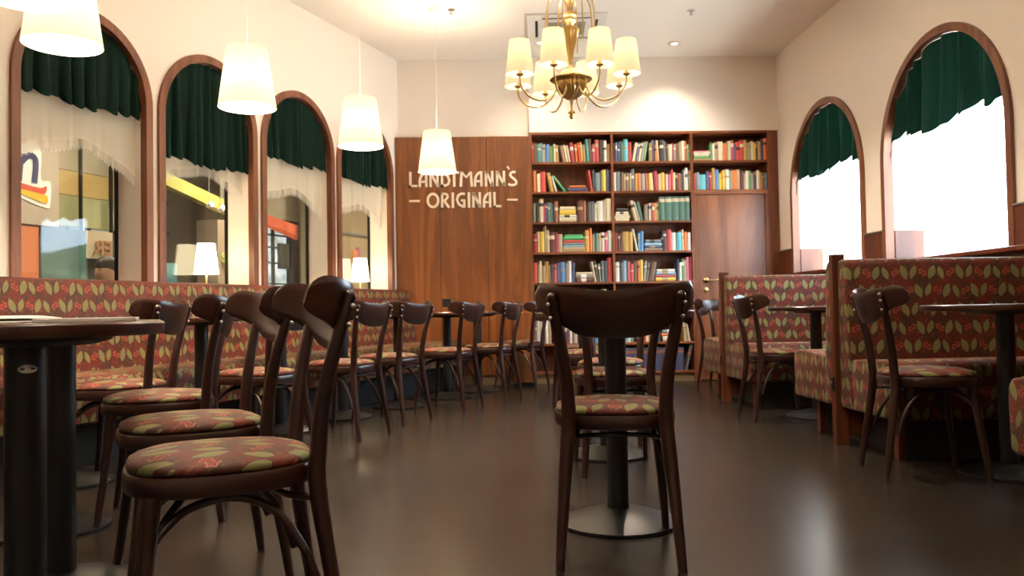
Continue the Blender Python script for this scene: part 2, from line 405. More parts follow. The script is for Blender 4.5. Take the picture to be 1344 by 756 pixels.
# ---- right wall
RC = [-7.31, -5.44]; RH, RSP, RS, RT = .735, 1.83, 1.06, .3; RZR = R(-90); WR = (XR, 0, 0)
struct(arched_wall(-9.2, 3.0, CZ, [(c, RH, RSP, RS) for c in RC], RT).build('wall_right', M['wall'], None, WR, RZR), 'cream right wall with two arched windows')
wm = MB()
for a, b in ((-8.44, RC[0] - RH - .05), (RC[0] + RH + .05, RC[1] - RH - .05), (RC[1] + RH + .05, 2.95)): wm.box(a, b, -.018, -.001, .1, 1.315)
wm.box(-8.44, 2.95, -.017, -.002, .1, RS - .001)
struct(wm.build('trim_wainscot_right', M['wains'], None, WR, RZR), 'dark wood wainscot along the right wall')
cp = MB()
for a, b in ((-8.44, RC[0] - RH - .05), (RC[0] + RH + .05, RC[1] - RH - .05), (RC[1] + RH + .05, 2.95)): cp.rbox(a, b, -.026, -.001, 1.312, 1.325, .003, 2)
struct(cp.build('trim_wainscot_cap', M['steel'], None, WR, RZR))
struct(MB().rbox(-8.40, 2.9, -.10, -.02, 1.045, 1.075, .006, 2).build('trim_ledge_right', M['post'], None, WR, RZR), 'long wooden ledge under the right windows')
for i, c in enumerate(RC):
    e = struct(empty('window_%d' % (5 + i), WR, RZR), 'arched window in the right wall, bright daylight outside, %s' % ['nearer the bookcase', 'nearer the camera'][i])
    arch_frame(c, RH - .005, RSP, RS, .055, -.022, .05).build('window_frame', M['frame'], e, smooth=30)
    MB().box(c - RH + .004, c + RH - .004, RT - .02, RT - .012, RS, RSP + RH).build('window_glass', M['glass'], e)
    lm = MB(); lm.box(c - RH + .002, c - RH + .014, .05, RT - .03, RS, 1.315); lm.box(c + RH - .014, c + RH - .002, .05, RT - .03, RS, 1.315)
    lm.build('window_lining', M['post'], e)
    MB().rbox(c - RH + .015, c + RH - .015, -.05, RT - .03, RS - .01, RS + .015, .004, 2).build('window_sill', M['frame'], e)
    mb, _ = curtain(c, RH - .006, RSP - .002, 1.99, .030, .095, 9, seed=51 + i, bottom=lambda s: 1.985 + .02 * sin(11 * s), rows=12)
    o = mb.build('velvet_valance', M['velvet'], None, WR, RZR, smooth=60)
    tag(o, 'green velvet valance gathered in the %s' % ['arched right window nearer the bookcase', 'large arched right window nearer the camera'][i], 'curtain', 'green velvet valances')
# ---- rear wall, lettering panel, back wall behind camera
struct(MB().box(-1.0, .505, 8.52, 8.62, 0, CZ).build('wall_back', M['wall']), 'cream back wall above the wood panelling')
struct(MB().box(.5, XR, YB, 8.8, 2.585, CZ).build('wall_above_bookcase', M['wall']), 'cream wall above the bookcase')
struct(MB().box(.46, XR + .3, 8.8, 8.9, 0, CZ).build('wall_rear', M['wall']))
struct(MB().box(-7.2, XR, -3.0, -2.9, 0, CZ).build('wall_front', M['wall']))
e = struct(empty('wall_panelling'), 'walnut panelling on the back wall that carries the lettering')
for a, b in ((-.876, -.43), (-.43, .055), (.055, .499)):
    MB().rbox(a + .0015, b - .0015, 8.475 - .03, 8.515, .1, 2.545, .002, 1).build('panel_board', M['panel'], e)
MB().box(-.87, .5, 8.465, 8.515, 0, .1).build('panel_plinth', M['plinth'], e)
# ------------------------------------------------------------------ wall lettering (stroke-built, one part per character)
PX = .00781 / 7.467
def letter_mesh(strokes, s, cx, z0, x0):
    mb = MB()
    for w, pts in strokes:
        P = [Vector((x0 + p[0] * PX, 0, z0 - p[1] * PX)) for p in pts]; hw = w * PX / 2; n = len(P)
        L = []; Rr = []
        for i, p in enumerate(P):
            d = (P[min(i + 1, n - 1)] - P[max(i - 1, 0)]).normalized(); nn = Vector((-d.z, 0, d.x))
            L.append(p + nn * hw); Rr.append(p - nn * hw)
        for i in range(n - 1):
            q = [L[i], L[i + 1], Rr[i + 1], Rr[i]]
            vs = [(v.x, y, v.z) for y in (0, .012) for v in q]
            mb.add(vs, [(0, 1, 2, 3), (7, 6, 5, 4), (0, 4, 5, 1), (1, 5, 6, 2), (2, 6, 7, 3), (3, 7, 4, 0)])
    return mb
def arc(cx, cy, rx, ry, a0, a1, n=16): return [(cx + rx * cos(R(a0 + (a1 - a0) * i / n)), cy - ry * sin(R(a0 + (a1 - a0) * i / n))) for i in range(n + 1)]
S = 24; HC = 150
def gA(a, b): return [(S, [(b - 12, HC), (b - 12, 0)]), (S, [(a + 12, HC), (a + 13, 100)] + arc(b - 14, 100, b - a - 27, 88, 180, 92, 14)), (S - 4, [(a + 18, 98), (b - 12, 98)])]
def gN(a, b): return [(S, [(a + 12, HC), (a + 12, 0)]), (S, [(b - 12, HC), (b - 12, 0)]), (S, [(a + 8, 8), (a + 24, 30), (b - 22, 118), (b - 10, 140)])]
def gL(a, b): return [(S, [(a + 12, HC), (a + 12, 0)]), (S - 2, [(a, HC - 11), (b, HC - 11)])]
def gI(a, b): return [(S, [(a + 12, HC), (a + 12, 0)])]
def gD(a, b): return [(S, [(a + 12, HC), (a + 12, 8)]), (S, [(a + 6, 8), (a + 40, 14), (b - 24, 52), (b - 12, 88), (b - 22, 122), (a + 50, 136), (a, 139)])]
def gT(a, b): return [(S, [((a + b) / 2 + 4, HC), ((a + b) / 2 + 4, 10)]), (S - 2, [(a, 16), (a + 14, 8), ((a + b) / 2, 10), (b, 12)])]
def gM(a, b): return [(S, [(a + 12, HC), (a + 22, 4)]), (S, [(b - 12, HC), (b - 22, 4)]), (S - 2, [(a + 22, 8), ((a + b) / 2, 58), (b - 22, 8)])]
def gS(a, b): return [(S - 2, [(b - 20, 14), (a + 50, 10), (a + 26, 22), (a + 20, 40), (a + 34, 60), (b - 28, 86), (b - 12, 106), (b - 16, 128), (b - 40, 140), (a + 24, 140), (a + 2, 128)])]
def gO(a, b): return [(S, arc((a + b) / 2, 75, (b - a) / 2 - 12, 64, 90, 450, 28))]
def gR(a, b): return [(S, [(a + 12, HC), (a + 12, 4)]), (S - 2, [(a, 10), (a + 46, 11), (b - 24, 24), (b - 22, 46), (b - 46, 72), (a + 26, 82)]), (S, [(a + 34, 78), (b - 24, 128), (b - 8, 146)])]
def gG(a, b): return [(S, [(b - 4, 14), (b - 40, 12), (a + 24, 30), (a + 12, 72), (a + 30, 116), (b - 20, 142)]), (S, [(b - 12, HC), (b - 12, 72)]), (S - 4, [(b - 44, 78), (b - 4, 78)])]
sg = empty('wall_lettering', (0, 8.445 - .012, 0), 0, "cream capital lettering LANDTMANN'S ORIGINAL fixed to the walnut panelling", 'sign')
X0 = -.874 + (520 - 518.8) * .00781
row1 = [('L', gL, 122, 202), ('A', gA, 212, 300), ('N', gN, 318, 410), ('D', gD, 430, 525), ('T', gT, 505, 608), ('M', gM, 612, 745), ('A', gA, 752, 838), ('N', gN, 860, 945), ('N', gN, 968, 1060), ('S', gS, 1088, 1182)]
row2 = [('O', gO, 288, 414), ('R', gR, 428, 517), ('I', gI, 533, 557), ('G', gG, 573, 668), ('I', gI, 690, 713), ('N', gN, 733, 820), ('A', gA, 836, 920), ('L', gL, 940, 1020)]
Z1 = .76 + (409 - 227.2) / 128.4 + .012; Z2 = .76 + (409 - 255) / 128.4 + .012
for nm, fn, a, b in row1: letter_mesh(fn(a, b), S, 0, Z1, X0).build('letter', M['cream'], sg)
letter_mesh([(14, [(1078, -42), (1092, -34), (1098, -14)])], S, 0, Z1, X0).build('apostrophe', M['cream'], sg)
for nm, fn, a, b in row2: letter_mesh(fn(a, b), S, 0, Z2, X0).build('letter', M['cream'], sg)
for a, b in ((120, 223), (1075, 1180)): letter_mesh([(20, [(a, 78), (b, 78)])], S, 0, Z2, X0).build('dash', M['cream'], sg)
# socket
so = empty('wall_socket', (-.37, 8.443, .845), 0, 'square black power socket on the walnut panelling', 'socket')
MB().rbox(-.042, .042, -.010, .0, -.042, .042, .004, 2).build('face_plate', M['black'], so)
MB().lathe([(.02, -.012), (.018, -.0105)], 20).build('socket_insert', M['dark'], so).rotation_euler = (R(90), 0, 0)
so.children[1].location = (0, -.022, 0)
# low cabinet beside the bookcase
lc = empty('low_cabinet', (.40, 8.30, 0), 0, 'low walnut cabinet standing between panelling and bookcase', 'cabinet')
MB().rbox(-.10, .11, -.135, .14, .04, .735, .004, 2).build('cabinet_body', M['panel'], lc)
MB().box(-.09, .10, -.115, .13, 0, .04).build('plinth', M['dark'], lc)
# ------------------------------------------------------------------ bookcase
def WX(px): return .519 + (px - 697) * .007935
def WZ(py): return .76 + (404.0 - py) / 128.4
bc = empty('bookcase', (0, YB, 0), 0, 'tall built-in walnut bookcase full of books along the back wall', 'bookcase')
XA, XB_, XC, XD = WX(694.6), WX(801.9), WX(906), WX(1006.2)
SH = [2.572, 2.275, 1.970, 1.658, 1.346, 1.034, .722, .408, .112]     # top board and shelf top surfaces
TH = .020
MB().box(XA - .002, XA + .022, 0, .33, 0, 2.585).build('side_panel', M['case'], bc)
MB().box(XD, XR - .004, 0, .34, 0, 2.585).build('side_panel', M['case'], bc)
MB().box(XB_ - .011, XB_ + .011, 0.002, .31, .09, 2.565).build('divider', M['case'], bc)
MB().box(XC - .013, XC + .013, 0.002, .31, 0, 2.565).build('divider', M['case'], bc)
MB().box(XA, XD, 0.001, .33, 2.560, 2.585).build('top_board', M['caseX'], bc)
MB().box(XA, XC, .31, .33, .0, 2.57).build('back_panel', M['case'], bc)
MB().box(XC, XD, .31, .33, 1.94, 2.57).build('back_panel', M['case'], bc)
for z in SH[1:]:
    MB().box(XA + .022, XB_ - .011, .001, .31, z - TH, z).build('shelf', M['caseX'], bc)
    MB().box(XB_ + .011, XC - .013, .001, .31, z - TH, z).build('shelf', M['caseX'], bc)
MB().box(XC + .013, XD, .001, .31, SH[1] - TH, SH[1]).build('shelf', M['caseX'], bc)
MB().box(XC + .013, XD, -.002, .31, SH[2] - .045, SH[2]).build('shelf', M['caseX'], bc)
MB().box(XA, XC, .03, .05, 0, .092).build('plinth', M['plinth'], bc)
# door in the right bay
d = struct(empty('door_1', (0, YB, 0)), 'walnut door set into the bookcase with a brass lever handle')
MB().box(XC + .014, XC + .05, .0, .12, 0, 1.925).build('door_frame', M['door'], d)
MB().box(XD - .035, XD - .001, .0, .12, 0, 1.925).build('door_frame', M['door'], d)
MB().rbox(XC + .053, XD - .038, .012, .055, .008, 1.922, .003, 2).build('door_leaf', M['door'], d)
hx = WX(921.5)
hb = MB(); hb.lathe([(.0, .0), (.026, .0), (.026, .008), (.012, .014), (.011, .05), (0, .052)], 20)
h_ = hb.build('door_handle', M['gold'], d, (hx, .010, WZ(369)), smooth=40); h_.rotation_euler = (R(90), 0, 0)
MB().tube(spline([(0, 0, .045), (.03, 0, .052), (.08, -.002, .05), (.115, .004, .048)], 5), [.009] * 15 + [.007], 10).build('lever', M['gold'], h_, smooth=60)
k_ = MB().lathe([(0, 0), (.026, 0), (.026, .007), (.009, .009), (.009, .014), (0, .015)], 20).build('door_lock', M['gold'], d, (hx, .010, WZ(382)), smooth=40); k_.rotation_euler = (R(90), 0, 0)
# ------------------------------------------------------------------ books
PAL = {'red': (.55, .03, .03), 'scarlet': (.72, .06, .04), 'crimson': (.42, .012, .04), 'maroon': (.13, .015, .02), 'pink': (.72, .16, .27), 'rose': (.55, .09, .13),
       'orange': (.85, .20, .03), 'rust': (.38, .09, .03), 'yellow': (.85, .58, .05), 'mustard': (.50, .32, .06), 'gold': (.68, .38, .06), 'cream': (.80, .70, .50), 'white': (.82, .80, .74),
       'tan': (.48, .33, .17), 'beige': (.60, .48, .33), 'brown': (.16, .085, .045), 'taupe': (.25, .18, .14), 'olive': (.27, .28, .08), 'green': (.10, .34, .10), 'emerald': (.04, .45, .16),
       'darkgreen': (.03, .13, .09), 'teal': (.07, .34, .32), 'turquoise': (.10, .50, .60), 'blue': (.05, .25, .60), 'skyblue': (.25, .48, .66), 'navy': (.025, .045, .16), 'indigo': (.08, .09, .24),
       'purple': (.16, .06, .24), 'grey': (.30, .30, .31), 'charcoal': (.045, .045, .055), 'black': (.012, .012, .014), 'darkteal': (.03, .15, .115), 'sage': (.27, .37, .26), 'slate': (.16, .22, .28)}
CN = {'darkgreen': 'dark green', 'skyblue': 'pale blue', 'darkteal': 'dark teal'}
PAL = {k: tuple(a * .88 + b * .06 for a, b in zip(v, (1, .85, .7))) for k, v in PAL.items()}
BM = {k: plain('book_' + k, v, .5) for k, v in PAL.items()}
OY0, OY1, OY2, OY3 = 168, 250, 325, 395
# (bay, row, crop origin x, entries)  entry: x0 x1 height colour [tilt] in tenths of millimetres-ish crop units; 'S' entries are flat piles
BK = [
 ('left', 1, 692, 350, "45-66:135:red 68-102:140:brown 106-149:142:teal 150-160:130:skyblue 162-193:150:beige 195-236:150:blue 238-258:170:olive 260-282:165:green 284-304:150:cream 306-330:160:tan 331-342:165:mustard 378-392:160:maroon:-38 393-414:165:tan:-35 420-440:160:cream:-32 442-476:165:beige:-32 482-518:135:crimson:-22 527-552:152:orange:-12 564-590:135:scarlet:-22 591-607:130:yellow:-14 612-640:160:tan:-10 646-676:102:teal:-12 680-706:97:brown:-10 711-741:160:rose:-3 743-783:108:red:-3 788-833:108:black 835-867:118:white 870-910:150:tan"),
 ('left', 2, 692, 675, "55-92:440:orange 97-136:475:cream 140-196:452:scarlet 244-286:463:mustard:-40 300-322:500:white:-44 392-420:462:emerald:-135 P430-666:608,630,672:orange;navy 690-714:445:red:-30 716-738:440:charcoal:-8 742-800:470:slate 801-815:455:darkgreen 817-860:440:yellow 862-893:442:indigo 895-911:445:navy"),
 ('left', 3, 692, 1011, "62-88:800:sage 95-124:797:black 130-176:760:cream 178-192:820:rose 194-222:798:purple 224-250:795:teal 252-270:800:slate 272-298:815:darkgreen 300-336:785:rust P336-552:842,880,935,960,1012:cream;yellow;white;cream 553-610:782:maroon 612-646:780:rust 655-702:800:charcoal 704-736:790:slate 738-762:812:cream 764-772:810:sage 774-838:785:white 840-866:772:cream 868-926:760:cream"),
 ('left', 4, 692, 1347, "70-108:1138:red 112-134:1120:cream 136-186:1120:yellow 188-206:1050:tan 208-243:1105:beige 246-302:1128:maroon 304-334:1125:crimson 336-344:1145:pink 346-388:1150:beige P392-636:1155,1178,1214,1246,1272,1292,1347:emerald;emerald;scarlet;slate;skyblue;tan 638-682:1112:gold 684-714:1088:orange 716-740:1160:tan 742-756:1140:charcoal 757-782:1143:teal 784-818:1145:beige 820-852:1136:white 854-892:1138:pink 894-926:1118:white 928-940:1130:tan"),
 ('left', 5, 692, 1687, "70-110:1467:scarlet 114-130:1490:olive 132-160:1450:cream 162-180:1502:tan 182-198:1502:beige 200-238:1455:gold 240-252:1500:tan 256-292:1488:charcoal 294-322:1488:scarlet 324-368:1472:indigo 370-414:1465:blue 416-450:1480:taupe 452-488:1456:white 490-528:1474:navy P530-738:1578,1600,1650,1687:cream;taupe;maroon 742-768:1462:beige:-40 772-792:1455:charcoal:-30 796-822:1490:olive:-16 824-848:1458:slate 850-892:1458:charcoal 894-940:1425:red"),
 ('left', 6, 692, 2030, "85-106:1800:yellow 108-130:1830:skyblue 134-168:1790:white 170-206:1800:navy 210-250:1790:red 254-300:1800:white 304-340:1770:cream 344-380:1790:blue 384-420:1800:grey 424-452:1780:navy 456-492:1790:red 496-530:1780:white 534-560:1800:taupe 564-600:1780:navy 604-650:1790:orange 654-700:1780:cream 704-740:1800:teal 744-790:1790:white 794-830:1800:maroon 834-880:1780:tan 884-930:1800:slate"),
 ('left', 7, 692, 2370, "82-104:2150:navy 106-140:2120:white 142-166:2130:cream 168-196:2125:maroon 198-232:2118:white 234-266:2130:tan 330-352:2150:navy 354-386:2145:white 388-414:2160:indigo 416-436:2150:navy 438-468:2150:maroon 470-496:2160:white 498-524:2150:taupe 526-554:2155:beige 556-590:2165:navy 592-640:2150:slate 644-690:2155:turquoise 694-740:2160:cream 744-800:2150:blue 804-850:2150:tan 854-900:2160:white"),
 ('middle', 1, 800, 345, "38-52:140:sage 54-76:135:indigo 78-106:130:navy 108-152:120:darkgreen 154-200:92:turquoise 202-236:128:red 240-268:135:cream:40 270-298:135:indigo:38 300-326:145:cream:40 328-356:128:sage:40 360-384:120:sage:42 430-446:140:olive 448-462:140:mustard 464-496:108:indigo:-6 498-520:170:orange:-6 522-548:112:beige:-16 552-594:108:black 596-622:122:slate:-8 624-648:155:brown 650-690:160:cream 692-700:140:red 702-730:160:grey 732-766:150:brown 768-794:140:tan 796-826:120:white 828-848:120:orange 850-864:158:sage 866-884:165:green"),
 ('middle', 2, 800, 668, "38-64:462:white 66-112:452:slate 114-146:460:brown 148-170:475:tan 172-206:472:taupe 208-232:472:tan 234-270:425:slate 272-303:478:mustard 305-336:475:orange 338-384:482:grey 388-424:478:rust:-10 426-450:475:yellow 454-482:472:cream:-14 488-528:455:crimson:-8 530-566:485:beige 568-606:470:yellow 608-620:485:rose 622-640:488:white 642-672:490:pink 674-698:445:red 700-722:472:cream 724-752:470:black 756-784:478:rust 786-800:480:taupe 802-820:460:navy 822-832:450:cream 834-862:422:white 864-874:450:skyblue 876-890:448:gold"),
 ('middle', 3, 800, 1003, "P50-232:860,900,925,943,961,980,1003:black;cream;cream;cream;cream;cream 288-326:772:cream:-60 328-340:782:white:-56 342-378:790:darkgreen:-46 386-432:825:taupe 436-456:812:cream 458-472:805:grey 474-500:805:scarlet 502-522:810:gold 524-548:800:tan V552-612:742 V616-690:742 V694-768:740 V772-834:740 V838-896:738"),
 ('middle', 4, 800, 1337, "66-96:1135:rose 98-118:1145:brown 120-148:1145:maroon 150-218:1122:mustard 220-260:1128:gold 300-322:1090:cream:-46 324-340:1142:skyblue 342-382:1120:blue P386-590:1212,1250,1282,1305,1337:slate;skyblue;indigo;taupe 592-600:1120:black 602-636:1122:charcoal 638-694:1106:red 696-746:1138:white 748-808:1140:turquoise 810-828:1108:cream 830-870:1132:orange 872-908:1140:white"),
 ('middle', 5, 800, 1675, "66-116:1462:white 120-152:1468:charcoal 154-198:1445:skyblue 200-236:1458:rose 238-272:1483:scarlet 276-312:1460:brown 316-346:1455:orange 348-380:1438:yellow 382-410:1452:grey:18 412-440:1475:taupe:26 444-500:1468:brown:34 P508-760:1545,1582,1606,1637,1675:white;skyblue;rose;yellow 764-784:1440:navy 786-812:1475:white 814-840:1440:green 842-862:1452:beige 864-894:1418:pink 896-930:1418:crimson"),
 ('middle', 6, 800, 2010, "70-116:1790:navy 120-160:1780:cream 164-210:1800:slate 214-250:1790:red 254-300:1780:white 304-350:1800:teal 354-400:1790:tan 404-440:1780:indigo 444-480:1790:white 484-530:1800:orange 534-580:1785:grey 584-620:1800:cream 624-670:1790:navy 674-720:1790:maroon 724-760:1800:blue 764-810:1780:white 814-850:1790:purple 854-892:1810:indigo 894-912:1830:navy"),
 ('middle', 7, 800, 2352, "70-110:2170:turquoise 112-150:2160:cream 154-200:2200:skyblue 204-236:2150:white 240-270:2190:teal P300-384:2255,2290,2320,2352:white;cream;red 386-410:2200:scarlet 414-450:2215:cream 454-470:2200:red 474-520:2190:gold 524-570:2180:navy P580-790:2225,2262,2290,2352:slate;orange;cream 830-844:2190:mustard 846-866:2150:cream:-18 870-888:2160:tan:-24 892-906:2165:cream:-28"),
 ('middle', 8, 800, 2672, "N"),
 ('right', 1, 900, 345, "P66-270:232,246,262,292,318,340:pink;white;cream;green;tan 262-280:138:green 282-310:155:white 312-346:140:tan 348-406:135:cream 408-446:152:orange 448-462:130:sage 464-492:128:cream 494-524:122:rose 526-548:160:purple 550-590:142:scarlet 592-630:122:red 632-668:120:mustard 672-690:155:sage 692-714:150:beige 716-740:132:cream 742-764:150:yellow 768-790:150:charcoal 792-820:135:tan 822-850:108:navy 852-890:104:orange"),
 ('right', 2, 900, 662, "76-102:478:red 104-148:468:slate 150-216:490:turquoise 220-250:455:indigo 252-284:468:crimson 286-318:422:mustard 320-360:440:blue 362-396:475:yellow 398-424:445:yellow 426-434:450:cream 436-474:438:white 476-514:450:sage 516-568:445:orange 570-600:436:beige 604-638:450:maroon 640-658:482:beige 660-696:455:white 700-724:455:green 726-748:480:beige 752-780:500:navy 782-814:450:cream 816-840:470:tan 842-874:478:rust 876-890:482:teal 892-904:482:navy"),
]
ROWN = {1: 'top shelf', 2: 'second shelf', 3: 'third shelf', 4: 'fourth shelf', 5: 'fifth shelf', 6: 'sixth shelf', 7: 'seventh shelf', 8: 'bottom shelf'}
K = .007935 / 8.4
EDGE = {'left': ([48, 52, 60, 68, 75, 82, 88, 94], [912, 918, 930, 940, 950, 958, 966, 972], 50, 911), 'middle': ([28, 34, 50, 58, 66, 72, 78, 84], [880, 888, 905, 915, 930, 936, 942, 948], 28, 874),
        'right': ([62, 72], [885, 900], 66, 890)}
def mapx(bay, row, x):
    L, R_, a, b = EDGE[bay]; l, r_ = L[row - 1], R_[row - 1]; return a + (x - l) * (b - a) / (r_ - l)
def book_mesh(w, h, dp, mats, accent):
    """an upright book: rounded spine towards the room, boards, page block showing at the top; optional title band on the spine"""
    mb = MB(); n = 5; r = min(w * .22, .006); cov = .0025
    zs = [0, h] if not accent else [0, h * accent[0], h * accent[1], h]
    out = [(-w / 2, dp)] + [(-w / 2, r)] + [(-w / 2 + w * i / n, r - r * sin(pi * i / n)) for i in range(1, n)] + [(w / 2, r)] + [(w / 2, dp)]
    for a, b, k in zip(zs, zs[1:], range(9)):
        m = 2 if (accent and k == 1) else 0
        vs = [(x, y, z) for z in (a, b) for x, y in out]; N = len(out)
        mb.add(vs, [(i, i + 1, i + 1 + N, i + N) for i in range(N - 1)], m)
    N = len(out)
    for z in (0, h): mb.add([(x, y, z) for x, y in out], [tuple(range(N))], 0)
    mb.quad((-w / 2, dp, 0), (w / 2, dp, 0), (w / 2, dp, h), (-w / 2, dp, h), 1)
    mb.box(-w / 2 + cov, w / 2 - cov, r + .002, dp - .003, h - .0002, h + .0006, 1)
    return mb
books = []
brnd = random.Random(5)
def add_book(xc, w, z, h, colour, row, bay, tilt=0.0, flat=False, dp=None, idx=0, y=None, note=None, accent=None, acol=None):
    dp = dp or brnd.uniform(.15, .19)
    ac = acol or brnd.choice(['cream', 'white', 'gold', 'black', 'cream', 'tan'])
    if ac == colour: ac = 'black'
    if accent is None and brnd.random() < .38: a = brnd.uniform(.55, .78); accent = (a, a + brnd.uniform(.06, .2))
    mats = [BM[colour], M['paper'], BM[ac]]
    if flat:
        o = book_mesh(h - .0015, w, dp, mats, accent).build('book', mats, None, fix=True)
        o.rotation_euler = (0, R(90), 0); o.location = (xc - w / 2, y, z + h / 2)
    else:
        o = book_mesh(w - .0012, h, dp, mats, accent).build('book', mats, None, fix=True)
        o.location = (xc, y if y is not None else YB + brnd.uniform(.012, .030), z + .0006)
        if tilt:
            o.rotation_euler = (0, tilt, 0); o.location.z += abs(sin(tilt)) * w / 2
    books.append(dict(o=o, col=colour, row=row, bay=bay, tilt=tilt, flat=flat, w=w, h=h, idx=idx, note=note))
    return o
for bay, row, ox, base, spec in BK:
    z = SH[row]; idx = 0; ox_shift = 0
    for en in spec.split():
        if en == 'N':
            for k in range(22):
                x0 = WX(815.0) + k * .0272
                add_book(x0 + .0136, .0268, z, .232, 'navy', row, bay, idx=idx, y=YB + .015, dp=.17, note='set', accent=(.78, .9), acol='rust'); idx += 1
            add_book(WX(895) - .01, .03, z, .262, 'charcoal', row, bay, tilt=R(13), idx=idx, accent=(.6, .72), acol='rust'); idx += 1
            continue
        kind = en[0] if en[0] in 'PV' else ''
        p = en.lstrip('PV').split(':'); a, b = [mapx(bay, row, float(q)) for q in p[0].split('-')]
        xa, xb = WX(ox + a / 8.4), WX(ox + b / 8.4)
        if kind == 'P':
            zs = [float(q) for q in p[1].split(',')]; cols = p[2].split(';')
            y0 = YB + .016
            for k, c in enumerate(cols):
                hi = (base - zs[k]) * K; lo = (base - zs[k + 1]) * K
                if k == len(cols) - 1: lo = 0
                ins = brnd.uniform(0, .02) if k else brnd.uniform(.01, .03)
                add_book((xa + xb) / 2, (xb - xa) - 2 * ins, z + lo + .0005, max(hi - lo, .008), c, row, bay, flat=True, idx=idx + k * .01, y=y0 + brnd.uniform(0, .008), dp=.16, accent=(.3, .6) if brnd.random() < .4 else (.98, .99))
        elif kind == 'V':
            add_book((xa + xb) / 2, xb - xa, z, (base - float(p[1])) * K, 'darkteal', row, bay, idx=idx, y=YB + .014, dp=.18, note='vol', accent=(.78, .92), acol='beige')
        else:
            h = (base - float(p[1])) * K; tl = float(p[3]) * K if len(p) > 3 else 0
            ang = math.asin(max(-.6, min(.6, tl / max(h, .05)))) if tl else 0
            h = min(h, .275)
            add_book((xa + xb) / 2, (xb - xa) * (cos(ang) if ang else 1), z, h, p[2], row, bay, tilt=ang, idx=idx)
        idx += 1
# labels for books: what each looks like and what it stands between
def cn(c): return CN.get(c, c)
by = {}
for b in books: by.setdefault((b['bay'], b['row']), []).append(b)
used = {}
ORD = ['first', 'second', 'third', 'fourth', 'fifth', 'sixth', 'seventh', 'eighth', 'ninth', 'tenth', 'eleventh', 'twelfth', 'thirteenth', 'fourteenth', 'fifteenth', 'sixteenth', 'seventeenth', 'eighteenth', 'nineteenth', 'twentieth', 'twenty-first', 'twenty-second']
for (bay, row), bs in by.items():
    bs.sort(key=lambda b: b['idx'])
    where = '%s, %s bay' % (ROWN[row], bay); vi = si = 0
    for i, b in enumerate(bs):
        L = bs[i - 1] if i else None; Rt = bs[i + 1] if i + 1 < len(bs) else None
        c = cn(b['col']); cands = []
        if b['note'] == 'vol':
            lab = 'thick dark teal tan-banded volume, %s of five from the left, %s' % (ORD[vi], where); vi += 1; cands = [lab]
        elif b['note'] == 'set':
            lab = 'navy red-banded volume, %s of its set from the left, %s' % (ORD[si], where); si += 1; cands = [lab]
        elif b['flat']:
            up = L if (L and L['flat'] and int(L['idx']) == int(b['idx'])) else None
            dn = Rt if (Rt and Rt['flat'] and int(Rt['idx']) == int(b['idx'])) else None
            if up and dn: s = '%s book lying flat between %s and %s ones, %s' % (c, cn(up['col']), cn(dn['col']), where)
            elif dn: s = '%s book topping the flat pile, above %s, %s' % (c, cn(dn['col']), where)
            elif up: s = '%s book lying lowest in the pile, under %s, %s' % (c, cn(up['col']), where)
            else: s = '%s book lying flat, %s' % (c, where)
            cands = [s, s.replace('book', 'thin book', 1), s.replace('book', 'thick book', 1), s.replace(' book', ' lower book', 1), s.replace(' book', ' middle book', 1)]
        else:
            lean = ' leaning' if abs(b['tilt']) > .08 else ''
            side = (L, Rt)
            if L and Rt:
                core = '%s and %s' % (cn(L['col']), cn(Rt['col']))
                s = '%s%s book between %s ones, %s' % (c, lean, core, where)
                s2 = '%s%s book between %s ones' % (c, lean, core)
            elif Rt: s = '%s%s book at left end beside %s, %s' % (c, lean, cn(Rt['col']), where); s2 = s
            else: s = '%s%s book at right end beside %s, %s' % (c, lean, cn(L['col']) if L else '', where); s2 = s
            q = i / max(1, len(bs) - 1); pos = 'near the left end' if q < .33 else 'towards the middle' if q < .66 else 'near the right end'
            tw = 'tall ' if b['h'] > .225 else 'short ' if b['h'] < .185 else ''
            nw = 'thin ' if b['w'] < .018 else 'thick ' if b['w'] > .036 else 'medium '
            cands = [s, tw + s, nw + s, '%s%s %s, %s' % (tw, s2, pos, where), '%s%s %s, %s' % (nw, s2, pos, where)]
        for s in cands:
            if s not in used: break
        used[s] = used.get(s, 0) + 1
        tag(b['o'], s, 'book', 'books in the bookcase')
# ------------------------------------------------------------------ chairs
def superel(t, w, d, n=2.6, back=.90):
    c, s = cos(t), sin(t)
    x = w * math.copysign(abs(c) ** (2 / n), c); y = d * math.copysign(abs(s) ** (2 / n), s)
    return x * (back + (1 - back) * (y / d + 1) / 2), y
SY = .225    # seat centre in front of the rear feet
def ring_mesh(rings, w, d, n=2.6, N=44, cy=SY):
    mb = MB(); vs = []
    for sc, z in rings:
        for i in range(N):
            x, y = superel(2 * pi * i / N, w, d, n); k = sc if sc > .5 else sc
            vs.append((x * k, cy + y * k, z))
    fs = [(j * N + i, j * N + (i + 1) % N, (j + 1) * N + (i + 1) % N, (j + 1) * N + i) for j in range(len(rings) - 1) for i in range(N)]
    fs.append(tuple(range(N - 1, -1, -1))); fs.append(tuple((len(rings) - 1) * N + i for i in range(N)))
    return mb.add(vs, fs)
ZBT = [(0, .672), (.3, .676), (.5, .687), (.65, .710), (.8, .733), (.9, .748), (1.01, .760)]
def lerp_(q, T):
    for (a, x), (b, y) in zip(T, T[1:]):
        if q <= b: return x + (y - x) * (q - a) / (b - a)
    return T[-1][1]
